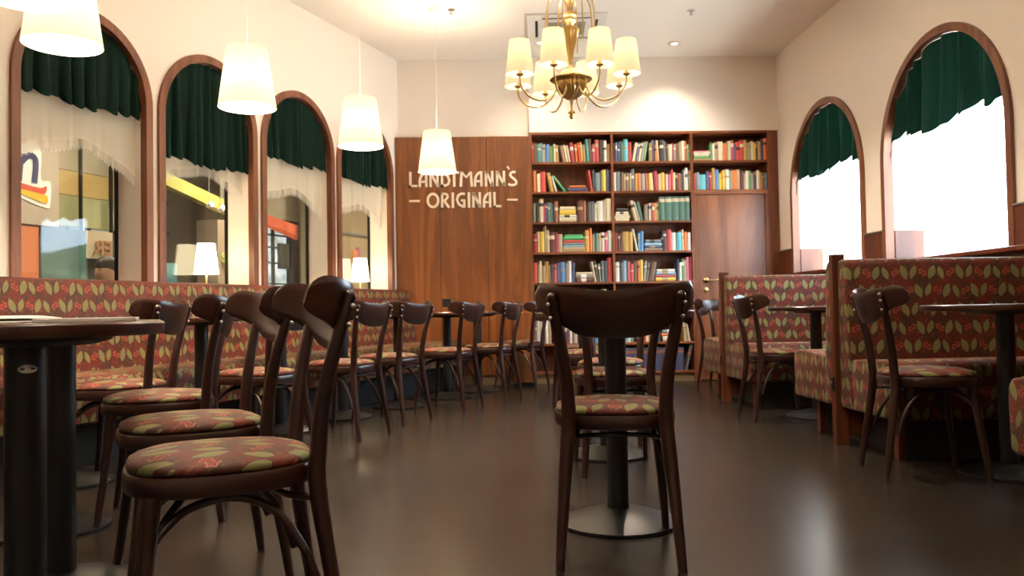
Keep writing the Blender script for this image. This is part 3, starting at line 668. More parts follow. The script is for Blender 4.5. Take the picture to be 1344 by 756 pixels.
def make_chair():
    e = empty('bentwood_chair')
    ring_mesh([(.93, .398), (.985, .401), (1, .408), (1.0, .434), (.985, .441), (.93, .443)], .200, .198).build('seat_frame', M['chair'], e, smooth=40)
    ring_mesh([(.90, .441), (.955, .444), (.965, .449), (.95, .458), (.90, .463), (.80, .469), (.6, .474), (.35, .477), (.12, .478)], .200, .198).build('seat_cushion', M['fabric'], e, smooth=60, uv='top')
    for s in (-1, 1):
        P = spline([(.176, -.012, 0), (.170, .0, .09), (.158, .025, .25), (.146, .043, .39), (.143, .042, .46), (.152, .030, .58), (.174, .003, .71), (.186, -.020, .795)], 5)
        rd = [.0122 + .0068 * min(1, p[2] / .36) - .0048 * max(0, (p[2] - .46) / .34) for p in P]
        mb = MB().tube([(s * p[0], p[1], p[2]) for p in P], rd, 12, flat=1.15); mb.ball((s * P[-1][0], P[-1][1], P[-1][2]), rd[-1] * 1.05, 0, 12)
        mb.build('back_leg', M['chair'], e, smooth=60)
        P = spline([(.176, .412, 0), (.172, .402, .07), (.162, .385, .2), (.152, .372, .32), (.148, .366, .405)], 5)
        MB().tube([(s * p[0], p[1], p[2]) for p in P], [.0115 + .0065 * (p[2] / .4) for p in P], 12, flat=1.05).build('front_leg', M['chair'], e, smooth=60)
        P = spline([(.157, .045, .19), (.146, .075, .27), (.130, .125, .345), (.118, .19, .379), (.116, .25, .380), (.124, .305, .365), (.140, .345, .335), (.149, .362, .315)], 5)
        MB().tube([(s * p[0], p[1], p[2]) for p in P], .0088, 10).build('stretcher', M['chair'], e, smooth=60)
    P = spline([(-.144, .363, .315), (-.125, .345, .345), (-.085, .315, .376), (0, .295, .386), (.085, .315, .376), (.125, .345, .345), (.144, .363, .315)], 5)
    MB().tube(P, .0085, 10).build('stretcher', M['chair'], e, smooth=60)
    P = spline([(-.146, .058, .372), (-.10, .10, .374), (0, .12, .375), (.10, .10, .374), (.146, .058, .372)], 5)
    MB().tube(P, .0075, 10).build('stretcher', M['chair'], e, smooth=60)
    # curved plywood backrest
    mb = MB(); NX, NZ = 36, 10; thk = .0075
    front = []; back = []
    for i in range(NX + 1):
        s = -1 + 2 * i / NX; x = .235 * math.copysign(abs(sin(s * pi / 2)), s)
        q = abs(x) / .235
        zt = .811 + .034 * (q ** 2); zb = lerp_(q, ZBT)
        if q > .90: k = (q - .90) / .10; e_ = 1 - sqrt(max(0, 1 - k * k)); zt -= .040 * e_; zb += .022 * e_
        for j in range(NZ + 1):
            z = zb + (zt - zb) * j / NZ; py = .003 - .25 * (z - .71)
            y = py + .026 - .062 + .0624 * q * q + .0726 * q ** 6
            sl = math.copysign((.1248 * q + .4356 * q ** 5) / .229, x); nl = sqrt(1 + sl * sl); nx, ny = -sl / nl, 1 / nl
            edge = 1 - .75 * (abs(2 * j / NZ - 1) ** 6)
            if q > .96: edge *= .5
            front.append((x + nx * thk * edge, y + ny * thk * edge, z)); back.append((x - nx * thk * edge, y - ny * thk * edge, z))
    n = NZ + 1; T = len(front)
    vs = front + back; fs = []
    for i in range(NX):
        for j in range(NZ):
            a = (i * n + j, (i + 1) * n + j, (i + 1) * n + j + 1, i * n + j + 1); fs.append(a); fs.append(tuple(T + k for k in reversed(a)))
        fs.append((i * n, i * n + T, (i + 1) * n + T, (i + 1) * n)); fs.append((i * n + NZ, (i + 1) * n + NZ, (i + 1) * n + NZ + T, i * n + NZ + T))
    for i in (0, NX):
        for j in range(NZ): fs.append((i * n + j, i * n + j + 1, i * n + j + 1 + T, i * n + j + T))
    mb.add(vs, fs); br = mb.build('backrest', M['crest'], e, smooth=50)
    for s in (-1, 1):
        for (x, y, z) in ((.191, -.016, .735), (.197, -.024, .775)):
            MB().ball((s * x, y, z), .0065, sc=(1, 1, .9), seg=10).build('bolt', M['steel'], br, smooth=60)
    return e
proto = make_chair(); first = True
def chair(x, y, face, label, group='bentwood cafe chairs'):
    """x, y = midpoint of the rear feet; face = heading in degrees, 0 looks along +Y, 90 looks along +X"""
    global first
    o = proto if first else copy_tree(proto); first = False
    o.location = (x, y, 0); o.rotation_euler = (0, 0, R(-face)); tag(o, label, 'chair', group); return o
chair(.387, 2.408, 6, 'dark bentwood chair with its back to the camera, alone in the middle foreground')
chair(.62, 3.745, 1, 'dark bentwood chair seen from behind just beyond the first centre table')
chair(.80, 4.98, 197, 'dark bentwood chair facing the camera behind the second centre table')
chair(.69, 5.60, 3, 'dark bentwood chair facing away in the centre row, near the last centre table')
chair(.74, 6.75, 180, 'dark bentwood chair facing the camera, last of the centre row before the bookcase')
CH = [(-.372, 1.93, -112, 'large dark bentwood chair filling the lower left foreground, side on'),
      (-.655, 2.55, -118, 'dark bentwood chair directly behind the large foreground one at left'),
      (-1.03, 3.28, -103, 'dark bentwood chair behind the second foreground chair, side on, back post nearly in line'),
      (-1.43, 3.82, -90, 'dark bentwood chair at the table end nearest the patterned bench, left front group'),
      (-1.00, 4.36, -66, 'dark bentwood chair half hidden behind the foreground chair backs, seat in front of the bench'),
      (-.68, 5.07, -66, 'first fully visible dark bentwood chair in the row beside the long bench'),
      (-.47, 5.71, -62, 'second fully visible dark bentwood chair in the row beside the long bench'),
      (-.095, 6.45, -66, 'third fully visible dark bentwood chair in the row, in front of the panelling'),
      (.24, 7.085, -66, 'fourth fully visible dark bentwood chair in the row, in front of the panelling'),
      (.54, 7.80, -66, 'dark bentwood chair at the far end of the left row, beside the bookcase')]
for a in CH: chair(*a)
chair(1.752, 3.68, 98, 'dark bentwood chair at the near right table, side on before the big booth')
chair(1.757, 5.485, 90, 'dark bentwood chair at the middle right table, before the far booth')
chair(2.12, 7.90, 125, 'dark bentwood chair in front of the walnut door, beyond the far booth')
# ------------------------------------------------------------------ tables
def make_table(r, h=.75):
    e = empty('pedestal_table')
    MB().lathe([(0, h - .027), (r - .006, h - .027), (r - .001, h - .022), (r, h - .012), (r, h - .004), (r - .004, h), (0, h)], 72).build('tabletop', M['top'], e, smooth=40)
    MB().lathe([(0, h - .045), (.13, h - .045), (.16, h - .036), (r * .62, h - .0275), (0, h - .0275)], 40).build('mounting_plate', M['black'], e, smooth=30)
    MB().lathe([(.0378, .045), (.0378, h - .045)], 40).build('column', M['black'], e, smooth=40)
    MB().lathe([(.205, .0), (.21, .003), (.21, .012)], 72).build('base_rim', M['blackrim'], e, smooth=40)
    MB().lathe([(.0, .012), (.209, .012), (.17, .026), (.11, .043), (.06, .053), (.040, .056), (0, .056)], 72).build('base_plate', M['base'], e, smooth=40)
    return e
tp = make_table(.28); tf = True
def table(x, y, label, r=.28):
    global tf
    if r != .28: o = make_table(r)
    else: o = tp if tf else copy_tree(tp); tf = False if r == .28 else tf
    o.location = (x, y, 0); tag(o, label, 'table', 'round pedestal tables'); return o
t1 = table(-.931, 1.714, 'round dark table cut by the left picture edge, papers on it', .262)
table(-1.191, 2.374, 'round dark table just behind the one with papers at left', .262)
table(-1.585, 3.061, 'round dark table third back in the left front group')
table(-1.937, 3.893, 'round dark table closest to the long bench in the left front group')
table(-1.60, 4.75, 'round dark table at the bench behind the left foreground chairs')
table(-1.32, 5.42, 'round dark table at the bench, column seen past the big foreground chair')
table(-1.029, 6.074, 'round dark table at the bench beside the first fully visible row chair')
table(-.69, 6.68, 'round dark table at the bench beside the second fully visible row chair')
table(-.324, 7.303, 'round dark table in front of the panelling under the last pendant lamp')
table(-.06, 7.869, 'round dark table closest to the walnut panelling in the left row')
table(.467, 2.939, 'round dark table in the centre, directly behind the lone foreground chair')
table(.629, 4.28, 'second round dark table in the centre row, its base behind the first')
table(.74, 6.12, 'last round dark table in the centre row before the bookcase')
table(2.31, 3.59, 'round dark table at the near right booth', .34)
table(2.262, 5.566, 'round dark table at the middle right booth', .31)
table(2.42, 7.62, 'round dark table beyond the far booth, by the door', .29)
# sticker on the first column
st = MB(); n = 14
for k in range(n - 1):
    pass
ang0 = math.atan2(-1.714, .93) + .12
def oval(k, N=18): a = 2 * pi * k / N; return (.018 * cos(a), .0085 * sin(a))
vs = []
for k in range(18):
    u_, v_ = oval(k); aa = ang0 + u_ / .0384; vs.append((.0384 * cos(aa), .0384 * sin(aa), .659 + v_))
vs.append((.0386 * cos(ang0), .0386 * sin(ang0), .659))
st.add(vs, [(k, (k + 1) % 18, 18) for k in range(18)]).build('sticker', M['steel'], t1)
# papers on the first table
def papers():
    e = empty('menu_booklet', (-.955, 1.74, .751), R(-8), 'open paper menu lying on the near left table', 'menu')
    MB().rbox(-.19, .01, -.13, .13, 0, .0035, .001, 1).build('cover', M['white'], e)
    mb = MB(); 
    for i in range(10):
        a, b = i / 10, (i + 1) / 10; za, zb = .0055 + .009 * sin(pi * a * .9), .0055 + .009 * sin(pi * b * .9)
        xa, xb = -.185 + .19 * a, -.185 + .19 * b
        mb.add([(xa, -.125, .0035), (xb, -.125, .0035), (xb, .125, .0035), (xa, .125, .0035), (xa, -.125, za + .001), (xb, -.125, zb + .001), (xb, .125, zb + .001), (xa, .125, za + .001)],
               [(0, 1, 5, 4), (2, 3, 7, 6), (4, 5, 6, 7)])
    mb.build('pages', M['paper'], e)
    p = tag(MB().rbox(-.10, .09, -.07, .07, 0, .008, .001, 1).build('paper_leaflet', M['white'], None, (-.83, 1.78, .751), R(20)), 'folded paper leaflet lying beside the open menu', 'leaflet')
papers()
# ------------------------------------------------------------------ long banquette along the left wall
bq = empty('banquette', WL, RZL, 'long leaf-patterned upholstered bench along the left wall', 'bench')
U0, U1 = -9.6, -.16
BA = [(-.20, .40), (-.17, .62), (-.125, .94), (-.115, .97), (-.095, .982), (-.04, .982), (-.028, .965), (-.028, .40)]
seams = [U0 + (U1 - U0) * i / 6 for i in range(7)]
def slanted(P, back):
    mb = MB().prism(P, U0, 0.0, 'x'); mb.v = [((-.066 - .4 * y) / .9164 - back if x == 0.0 else x, y, z) for x, y, z in mb.v]; return mb
slanted(BA, .0).build('backrest', M['fabric'], bq, smooth=50, uv=True)
SE = [(-.63, .215), (-.655, .23), (-.66, .38), (-.655, .42), (-.635, .445), (-.60, .458), (-.40, .462), (-.18, .455), (-.03, .45), (-.03, .215)]
slanted(SE, .0).build('seat', M['fabric'], bq, smooth=50, uv=True)
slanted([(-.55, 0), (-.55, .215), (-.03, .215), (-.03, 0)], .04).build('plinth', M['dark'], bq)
# ------------------------------------------------------------------ right-hand booths
BX0, BX1 = 1.93, 3.05
def bench(yc, dirn, label):
    """dirn -1: sits on the camera side of the partition, facing the camera; +1: on the far side"""
    e = empty('booth_bench', (0, yc + dirn * .026, 0), 0, label, 'bench', 'booth benches')
    B = [(.0, .22), (.0, .98), (.012, .998), (.045, 1.004), (.085, .997), (.103, .967), (.112, .75), (.135, .50), (.16, .22)]
    S_ = [(.0, .2), (.0, .44), (.14, .468), (.40, .484), (.55, .488), (.60, .478), (.622, .45), (.625, .40), (.618, .215), (.60, .2)]
    q = lambda P: [(dirn * a, b) for a, b in P]
    for P, nm, ins in ((B, 'back_cushion', 0), (S_, 'seat_cushion', .004)):
        bm = bmesh.new(); n = len(P)
        v0 = [bm.verts.new((BX0 + ins, dirn * a, b)) for a, b in P]; v1 = [bm.verts.new((BX1 - .01, dirn * a, b)) for a, b in P]
        f0 = bm.faces.new(v0); f1 = bm.faces.new(v1[::-1])
        for i in range(n): bm.faces.new((v0[i], v1[i], v1[(i + 1) % n], v0[(i + 1) % n]))
        bmesh.ops.recalc_face_normals(bm, faces=bm.faces[:])
        bmesh.ops.bevel(bm, geom=[ed for ed in bm.edges if all(v in v0 for v in ed.verts)], offset=.016, segments=3, profile=.5, affect='EDGES')
        MB().bm(bm).build(nm, M['fabric'], e, smooth=50, uv=True)
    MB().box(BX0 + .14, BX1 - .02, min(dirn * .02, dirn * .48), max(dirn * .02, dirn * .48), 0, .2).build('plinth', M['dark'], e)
    for yy in (.42,):
        MB().box(BX0 + .08, BX0 + .12, min(dirn * yy, dirn * (yy + .045)), max(dirn * yy, dirn * (yy + .045)), 0, .2).build('leg', M['wains'], e)
    return e
def partition(yc, label):
    e = empty('booth_partition', (0, yc, 0), 0, label, 'partition', 'booth partitions')
    MB().rbox(BX0 - .025, BX0 + .045, -.025, .025, 0, 1.035, .003, 2).build('end_post', M['post'], e)
    MB().box(BX0 + .045, BX1 - .01, -.02, .02, .05, 1.008).build('board', M['post'], e)
    so = MB().rbox(BX0 - .033, BX0 - .0255, -.02, .02, .29, .365, .003, 2).build('socket', M['black'], e)
    MB().lathe([(0, 0), (.007, 0), (.007, .003), (0, .003)], 12).build('socket_hole', M['steel'], so, (BX0 - .0335, 0, .335)).rotation_euler = (0, R(-90), 0)
for yc, nm in ((6.6, 'far'), (4.47, 'near'), (2.36, 'nearest')):
    if nm != 'nearest':
        partition(yc, {'far': 'walnut partition post between the two far booths', 'near': 'walnut partition post at the near right booth'}[nm])
    else: partition(yc, 'walnut partition beside the bench corner at the right picture edge')
    bench(yc, 1, {'far': 'leaf-patterned booth bench on the door side of the far partition', 'near': 'leaf-patterned booth bench behind the near partition, end seen in orange', 'nearest': 'leaf-patterned bench corner cut by the right picture edge'}[nm])
    if nm != 'nearest': bench(yc, -1, {'far': 'leaf-patterned booth bench at the middle right table, back facing the camera', 'near': 'large leaf-patterned booth bench at the near right table'}[nm])
# ------------------------------------------------------------------ lamps
def light(kind, name, loc, energy, col, parent=None, size=.05, **k):
    l = bpy.data.lights.new(name, kind); l.energy = energy; l.color = col
    if kind == 'AREA': l.size = size
    else: l.shadow_soft_size = size
    for a, v in k.items(): setattr(l, a, v)
    o = bpy.data.objects.new(name, l); COL.objects.link(o); o.location = loc
    if parent: o.parent = parent
    return o
WARM = (1, .79, .56)
def cone(r0, r1, z0, z1, th=.002, n=40):
    mb = MB(); mb.lathe([(r0, z0), (r1, z1)], n); mb.f = mb.f[:n]; mb.m = [0] * n
    c = MB(); c.lathe([(r0 - th, z0), (r1 - th, z1)], n); k = len(mb.v)
    mb.v += c.v; mb.f += [tuple(k + i for i in reversed(f_)) for f_ in c.f[:n]]; mb.m += [1] * n
    mb.f += [(i, k + i, k + (i + 1) % n, (i + 1) % n) for i in range(n)]; mb.m += [0] * n
    mb.f += [(n + i, n + (i + 1) % n, k + n + (i + 1) % n, k + n + i) for i in range(n)]; mb.m += [0] * n
    return mb
def make_pendant():
    e = empty('pendant_lamp'); zb, zt = -1.41, -1.065
    cone(.1625, .115, zb, zt).build('lamp_shade', [M['shade'], M['shade_in']], e, smooth=50, fix=False)
    MB().lathe([(0, -.03), (.045, -.028), (.06, -.008), (.06, 0), (0, 0)], 28).build('ceiling_rose', M['white'], e, smooth=40)
    MB().tube([(0, 0, -.02), (0, 0, -.5), (0, 0, -1.03)], .0022, 6).build('cord', M['white'], e)
    MB().lathe([(0, -1.04), (.006, -1.03), (.014, -1.06), (.018, -1.10), (.02, -1.15), (0, -1.15)], 16).build('lamp_holder', M['white'], e, smooth=40)
    MB().ball((0, 0, -1.20), .035, seg=16).build('bulb', M['bulb'], e, smooth=60)
    mb = MB()
    for a in (0, 2.094, 4.189): mb.tube([(0, 0, -1.085), (.114 * cos(a), .114 * sin(a), -1.07)], .0015, 6)
    mb.build('shade_spider', M['steel'], e)
    light('POINT', 'pendant_light', (0, 0, -1.24), 36, WARM, e, .09)
    return e
pp = make_pendant()
PL = [(-1.68, 3.10, 'cream pendant lamp cut by the top left picture corner'), (-1.82, 3.65, 'cream pendant lamp hanging before the nearest arched window'),
      (-1.34, 4.78, 'cream pendant lamp hanging between second and third arched windows'), (-.86, 5.93, 'cream pendant lamp hanging before the fourth arched window'),
      (-.375, 7.05, 'cream pendant lamp hanging just above the wall lettering')]
for i, (x, y, lb) in enumerate(PL):
    o = pp if i == 0 else copy_tree(pp); o.location = (x, y, CZ); o.rotation_euler = (0, 0, .3 + i * 1.1)
    tag(o, lb, 'lamp', 'cream pendant lamps')
# chandelier
cd = empty('chandelier', (.557, 5.0, CZ), 0, 'brass chandelier with eight cream shades hanging from the ceiling', 'chandelier')
Zc = lambda z: z - CZ
MB().lathe([(0, -.05), (.03, -.045), (.06, -.01), (.06, 0), (0, 0)], 32).build('ceiling_cap', M['brass'], cd, smooth=40)
MB().tube([(0, 0, -.04), (0, 0, Zc(2.56))], .010, 14).build('stem', M['brass'], cd, smooth=60)
MB().lathe([(0, Zc(2.47)), (.02, Zc(2.48)), (.024, Zc(2.50)), (.04, Zc(2.515)), (.042, Zc(2.53)), (.032, Zc(2.54)), (.042, Zc(2.552)), (.04, Zc(2.575)), (.014, Zc(2.585)), (0, Zc(2.59))], 32).build('collar', M['brass'], cd, smooth=40)
MB().lathe([(.0, Zc(2.23)), (.012, Zc(2.235)), (.010, Zc(2.25)), (.013, Zc(2.27)), (.022, Zc(2.34)), (.040, Zc(2.41)), (.057, Zc(2.465)), (.062, Zc(2.47)), (.055, Zc(2.475)), (0, Zc(2.47))], 72, flute=18, amp=.16, zr=(Zc(2.26), Zc(2.466))).build('fluted_vase', M['brass'], cd, smooth=60)
MB().lathe([(0, -.100), (.032, -.093), (.062, -.072), (.088, -.042), (.099, -.004), (.099, .004), (.090, .038), (.066, .070), (.035, .092), (0.014, .1), (.012, .12), (0, .12)], 96, flute=24, amp=.10).build('fluted_ball', M['brass'], cd, (0, 0, Zc(2.135)), smooth=60)
mb = MB().lathe([(.09, -.006), (.120, -.006), (.130, 0), (.120, .006), (.09, .006), (.085, 0), (.09, -.006)], 64)
for k in range(44): a = 2 * pi * k / 44; mb.ball((.118 * cos(a), .118 * sin(a), .008), .0055, seg=6)
mb.build('beaded_ring', M['brass'], cd, (0, 0, Zc(2.16)), smooth=60)
MB().lathe([(0, Zc(1.918)), (.012, Zc(1.925)), (.015, Zc(1.938)), (.008, Zc(1.95)), (.022, Zc(1.956)), (.022, Zc(1.964)), (.008, Zc(1.972)), (.006, Zc(2.0)), (.014, Zc(2.05)), (.02, Zc(2.065)), (0, Zc(2.07))], 24).build('finial', M['gold'], cd, smooth=40)
for k in range(8):
    a = R(22.5 + 45 * k); ca, sa = cos(a), sin(a); RR = .345
    P = spline([(.09, 2.115), (.13, 2.055), (.20, 2.015), (.28, 2.03), (.335, 2.085), (.345, 2.15)], 6)
    arm = MB().tube([(r_ * ca, r_ * sa, Zc(z_)) for r_, z_ in P], .0055, 10)
    arm = arm.build('arm', M['brass'], cd, smooth=60)
    MB().lathe([(0, 0), (.010, .002), (.022, .012), (.022, .016), (.012, .02), (.012, .075), (0, .075)], 20).build('candle_cup', M['brass'], arm, (RR * ca, RR * sa, Zc(2.145)), smooth=40)
    sh = cone(.084, .060, .012, .215, .0015, 32).build('lamp_shade', [M['cshade'], M['cshade']], cd, (RR * ca, RR * sa, Zc(2.145)), smooth=50, fix=False)
    MB().ball((0, 0, .115), .022, seg=12, sc=(1, 1, 1.3)).build('bulb', M['bulb'], sh, smooth=60)
    light('POINT', 'chandelier_light', (RR * ca, RR * sa, Zc(2.30)), 16.0, (1, .84, .64), cd, .03)
    P = spline([(.012, 2.56), (.025, 2.64), (.075, 2.70), (.13, 2.665), (.152, 2.57), (.155, 2.42), (.15, 2.37)], 6)
    MB().tube([(r_ * ca, r_ * sa, Zc(z_)) for r_, z_ in P], .0045, 8).build('upper_arm', M['brass'], cd, smooth=60)
cd2 = copy_tree(cd); cd2.location = (.557, .6, CZ); tag(cd2, 'added unseen brass chandelier behind the camera, brightening walls and ceiling', 'chandelier')  # unseen copy, added to lift the brightness of walls and ceiling
for o_ in (cd, cd2): o_['group'] = 'brass chandeliers'
# ceiling fittings
ac = empty('ceiling_air_unit', (.80, 7.52, CZ), R(-4), 'square white air conditioning cassette in the ceiling behind the chandelier', 'air conditioner')
MB().rbox(-.36, .36, -.36, .36, -.0175, -.001, .006, 2).build('cover', M['white'], ac)
gm = MB()
for k in range(14): gm.box(-.17, .17, -.17 + k * .025, -.158 + k * .025, -.022, -.0185)
gm.build('grille', M['grey'], ac)
gm = MB()
for s in (-1, 1): gm.box(-.22, .22, s * .27 - .012, s * .27 + .012, -.0195, -.0182); gm.box(s * .27 - .012, s * .27 + .012, -.22, .22, -.0195, -.0182)
gm.build('air_slot', M['dark'], ac)
def sprinkler(x, y, lb):
    e = empty('sprinkler', (x, y, CZ), 0, lb, 'sprinkler', 'ceiling sprinklers')
    MB().lathe([(0, -.006), (.03, -.005), (.034, 0), (0, 0)], 24).build('collar', M['steel'], e, smooth=40)
    MB().lathe([(0, -.038), (.018, -.037), (.018, -.034), (.006, -.033), (.006, -.006), (0, -.006)], 16).build('nozzle', M['steel'], e, smooth=40)
sprinkler(-.238, 7.08, 'small steel ceiling sprinkler beside the last pendant lamp cord')
sprinkler(1.862, 7.128, 'small steel ceiling sprinkler right of the chandelier')
DL = [(1.922, 8.02, 20), (.60, 7.98, 14), (-.9, 2.2, 70), (1.35, 5.9, 110), (1.2, 3.6, 50), (.3, -.5, 12), (-2.6, -1.2, 14), (1.9, -1.3, 12), (-3.0, 2.2, 50)]  # all after the first two are unseen, added as ambient fill
for i, (x, y, en) in enumerate(DL):
    e = empty('downlight', (x, y, CZ), 0, ['round recessed downlight above the right side of the bookcase', 'round recessed downlight behind the chandelier by the air unit'][i] if i < 2 else 'added unseen downlight in the ceiling %s' % ['above the left foreground chairs', 'above the far right booth', 'above the near right aisle', 'behind the camera in the middle', 'behind the camera at left', 'behind the camera at right', 'near the left wall beside the camera'][i - 2], 'ceiling light', 'recessed downlights')
    MB().lathe([(.040, -.002), (.058, -.008), (.064, -.004), (.064, 0), (.040, 0), (.040, -.002)], 32).build('trim_ring', M['steel'], e, smooth=40)
    MB().lathe([(0, -.003), (.038, -.003), (.038, -.001), (0, -.001)], 24).build('lens', M['dimlens'], e)
    light('SPOT', 'downlight_beam', (0, 0, -.02), en, (1, .84, .66), e, .03, spot_size=R(118), spot_blend=.8)
# table lamps on the window sills
M['sshade'] = shade('sill_lamp_fabric', (1, .84, .55), 4.0, (.3, .26, .17))
def sill_lamp(u, lb):
    p = LW(u, .15); e = empty('table_lamp', (p[0], p[1], LS + .02), 0, lb, 'lamp', 'small lamps on the window sills')
    z0 = 1.065 - LS - .02
    cone(.088, .062, z0, z0 + .225, .0015, 32).build('lamp_shade', [M['sshade'], M['sshade']], e, smooth=50, fix=False)
    MB().lathe([(0, 0), (.06, .001), (.06, .008), (.015, .014), (.007, .03), (.007, z0 + .08), (0, z0 + .08)], 28).build('lamp_stand', M['brass'], e, smooth=40)
    MB().ball((0, 0, z0 + .12), .025, seg=12).build('bulb', M['bulb'], e, smooth=60)
    light('POINT', 'sill_lamp_light', (0, 0, z0 + .16), 3.5, WARM, e, .03)
sill_lamp(-2.60, 'small lit table lamp on the sill of the second arched window')
sill_lamp(-.49, 'small lit table lamp on the sill of the arched window beside the panelling')
# ------------------------------------------------------------------ concourse outside the left windows
def mall(name, mb, mat, label, cat, kind=None, smooth=None):
    o = mb.build(name, mat, None, WL, RZL, smooth=smooth)
    if kind: return struct(o, label)
    return tag(o, label, cat)
mall('floor_concourse', MB().box(-9, 7, LT, 5.2, -.1, 0), M['mallfloor'], None, None, 1)
mall('ceiling_concourse', MB().box(-9, 7, LT, 5.2, 3.1, 3.2), M['mallceil'], None, None, 1)
mall('wall_concourse', MB().box(-9, 7, 5.0, 5.1, 0, 3.1), M['mallwall'], None, None, 1)
mall('wall_concourse_end', MB().box(6.9, 7, LT, 5.0, 0, 3.1).box(-9, -8.9, LT, 5.0, 0, 3.1), M['mallwall'], None, None, 1)
mall('wall_concourse_inner', MB().box(.03, 7, LT, LT + .1, 0, 3.1), M['mallwall'], None, None, 1)
KB = 2.5
struct(MB().box(-2.75, -.9, KB + .10, KB + .16, 0, 1.60).build('wall_concourse_backing', plain('dark_reflection_backing', (.05, .045, .038), .6), None, WL, RZL), 'added dark backing outside the nearest window, so reflections show')  # dark sheet added behind the pane so its reflection stands out
ad = empty('advert_board', WL, RZL, 'tall beige board with part of a rounded logo, seen through the nearest window', 'sign')
MB().box(-2.75, -1.89, KB, KB + .08, 1.60, 2.9).build('board', paint('board_paint', (.45, .37, .30)), ad)
def blob(pts, k, name, mat, n=5):
    mb = MB(); P = spline(pts + [pts[0]], n)[:-1]; mb.prism([(a, b) for a, b in P], KB - k, KB - k + .003, 'y'); return mb.build(name, mat, ad)
blob([(-2.36, 2.08), (-2.36, 1.88), (-2.2, 1.80), (-2.02, 1.76), (-1.985, 1.80), (-1.985, 2.0), (-2.08, 2.02), (-2.09, 2.3), (-2.3, 2.34)], .006, 'logo_outline', M['white'])
blob([(-2.34, 1.965), (-2.1, 1.935), (-2.03, 1.96), (-2.05, 1.885), (-2.2, 1.90), (-2.34, 1.92)], .012, 'logo_red_wave', plain('logo_red', (.6, .09, .05)))
blob([(-2.34, 1.915), (-2.2, 1.895), (-2.05, 1.88), (-2.02, 1.86), (-2.03, 1.80), (-2.18, 1.83), (-2.34, 1.88)], .012, 'logo_yellow_wave', plain('logo_yellow', (.8, .45, .04)))
nm_ = MB()
def flatstroke(mb, pts, w, y):
    P = [Vector((a, 0, b)) for a, b in pts]; n = len(P)
    for i in range(n - 1):
        d = (P[i + 1] - P[i]).normalized(); q = Vector((-d.z, 0, d.x)) * w / 2
        c = [P[i] - d * w * .15 + q, P[i + 1] + d * w * .15 + q, P[i + 1] + d * w * .15 - q, P[i] - d * w * .15 - q]
        mb.add([(v.x, yy, v.z) for yy in (y, y + .003) for v in c], [(0, 1, 2, 3), (7, 6, 5, 4), (0, 4, 5, 1), (1, 5, 6, 2), (2, 6, 7, 3), (3, 7, 4, 0)])
flatstroke(nm_, [(-2.30, 1.98), (-2.28, 2.21)], .055, KB - .013)
flatstroke(nm_, spline([(-2.27, 2.15), (-2.21, 2.21), (-2.15, 2.20), (-2.135, 2.13), (-2.15, 1.98)], 4), .055, KB - .013)
nm_.build('logo_letter', plain('logo_navy', (.09, .09, .22)), ad)
mall('poster', MB().box(-2.36, -2.125, KB - .03, KB - .01, .8, 1.575), emis('poster_print', (.85, .22, .06), .28, (.05, .02, .01)), 'glowing orange poster outside the nearest arched window', 'poster')
gp = struct(empty('glass_partition_wall', WL, RZL), 'glazed shopfront outside the nearest left window')
MB().box(-1.60, -1.588, KB + .05, KB + .09, 0, 2.9).build('mullion', M['black'], gp); MB().box(-1.245, -1.23, KB + .05, KB + .09, 0, 2.9).build('mullion', M['black'], gp)
MB().box(-1.88, -.9, KB + .1, KB + .14, 1.93, 2.16).build('panel', plain('amber_panel', (.45, .31, .12), .6), gp)
MB().box(-1.88, -.9, KB + .1, KB + .14, 2.165, 2.9).build('panel', plain('beige_panel', (.36, .31, .22), .6), gp)
MB().box(-1.88, -.9, KB + .1, KB + .14, 1.63, 1.925).build('panel', plain('olive_panel', (.27, .26, .13), .6), gp)
def text_obj(s, size, mat, loc, parent, name, mirror=False):
    cu = bpy.data.curves.new(name, 'FONT'); cu.body = s; cu.size = size; cu.extrude = .004; cu.offset = .004
    to = bpy.data.objects.new(name + '_tmp', cu); COL.objects.link(to); bpy.context.view_layer.update()
    me = bpy.data.meshes.new_from_object(to.evaluated_get(bpy.context.evaluated_depsgraph_get())); bpy.data.objects.remove(to)
    me.materials.clear(); me.materials.append(mat); o = bpy.data.objects.new(name, me); COL.objects.link(o)
    o.rotation_euler = (R(90), 0, 0); o.location = loc; o.parent = parent
    if mirror:
        for v in me.vertices: v.co.x = -v.co.x
    return o
gp2 = empty('shop_lettering', WL, RZL, 'brown shop letters seen reversed through the nearest window', 'sign')
text_obj('ER', .20, plain('brown_letters', (.30, .14, .06)), (-1.26, KB + .03, 1.37), gp2, 'letter', True)
MB().box(-1.56, -1.25, KB + .04, KB + .048, 1.33, 1.60).build('backing', plain('sign_backing', (.42, .34, .24)), gp2)
# second window: beam, column, track lights
mall('beam_concourse', MB().add([(-1.2, KB - .1, 2.26), (.55, KB - .1, 1.874), (.55, KB, 1.874), (-1.2, KB, 2.26), (-1.2, KB - .1, 2.40), (.55, KB - .1, 2.02), (.55, KB, 2.02), (-1.2, KB, 2.40)],
     [(0, 1, 5, 4), (3, 7, 6, 2), (4, 5, 6, 7), (0, 3, 2, 1), (1, 2, 6, 5)]), plain('lime_beam', (.30, .28, .06), .6), 'yellow green sloping beam outside the second window', None, 1)
gc = struct(empty('column_concourse', WL, RZL), 'brown column with green letters outside the second window')
MB().box(-.02, .5, KB - .2, KB + .1, 0, 1.84).build('column_shaft', plain('brown_column', (.34, .25, .18), .6), gc)
text_obj('SO', .15, plain('lime_letters', (.45, .55, .10), .6), (.02, KB - .215, 1.36), gc, 'column_letters')
gw = struct(empty('facade_concourse', WL, RZL), 'grey glazed gallery outside the second window')
MB().box(-1.1, .24, KB + .8, KB + .85, 0, 2.9).build('facade_panel', plain('grey_facade', (.42, .43, .40), .5), gw)
mb = MB()
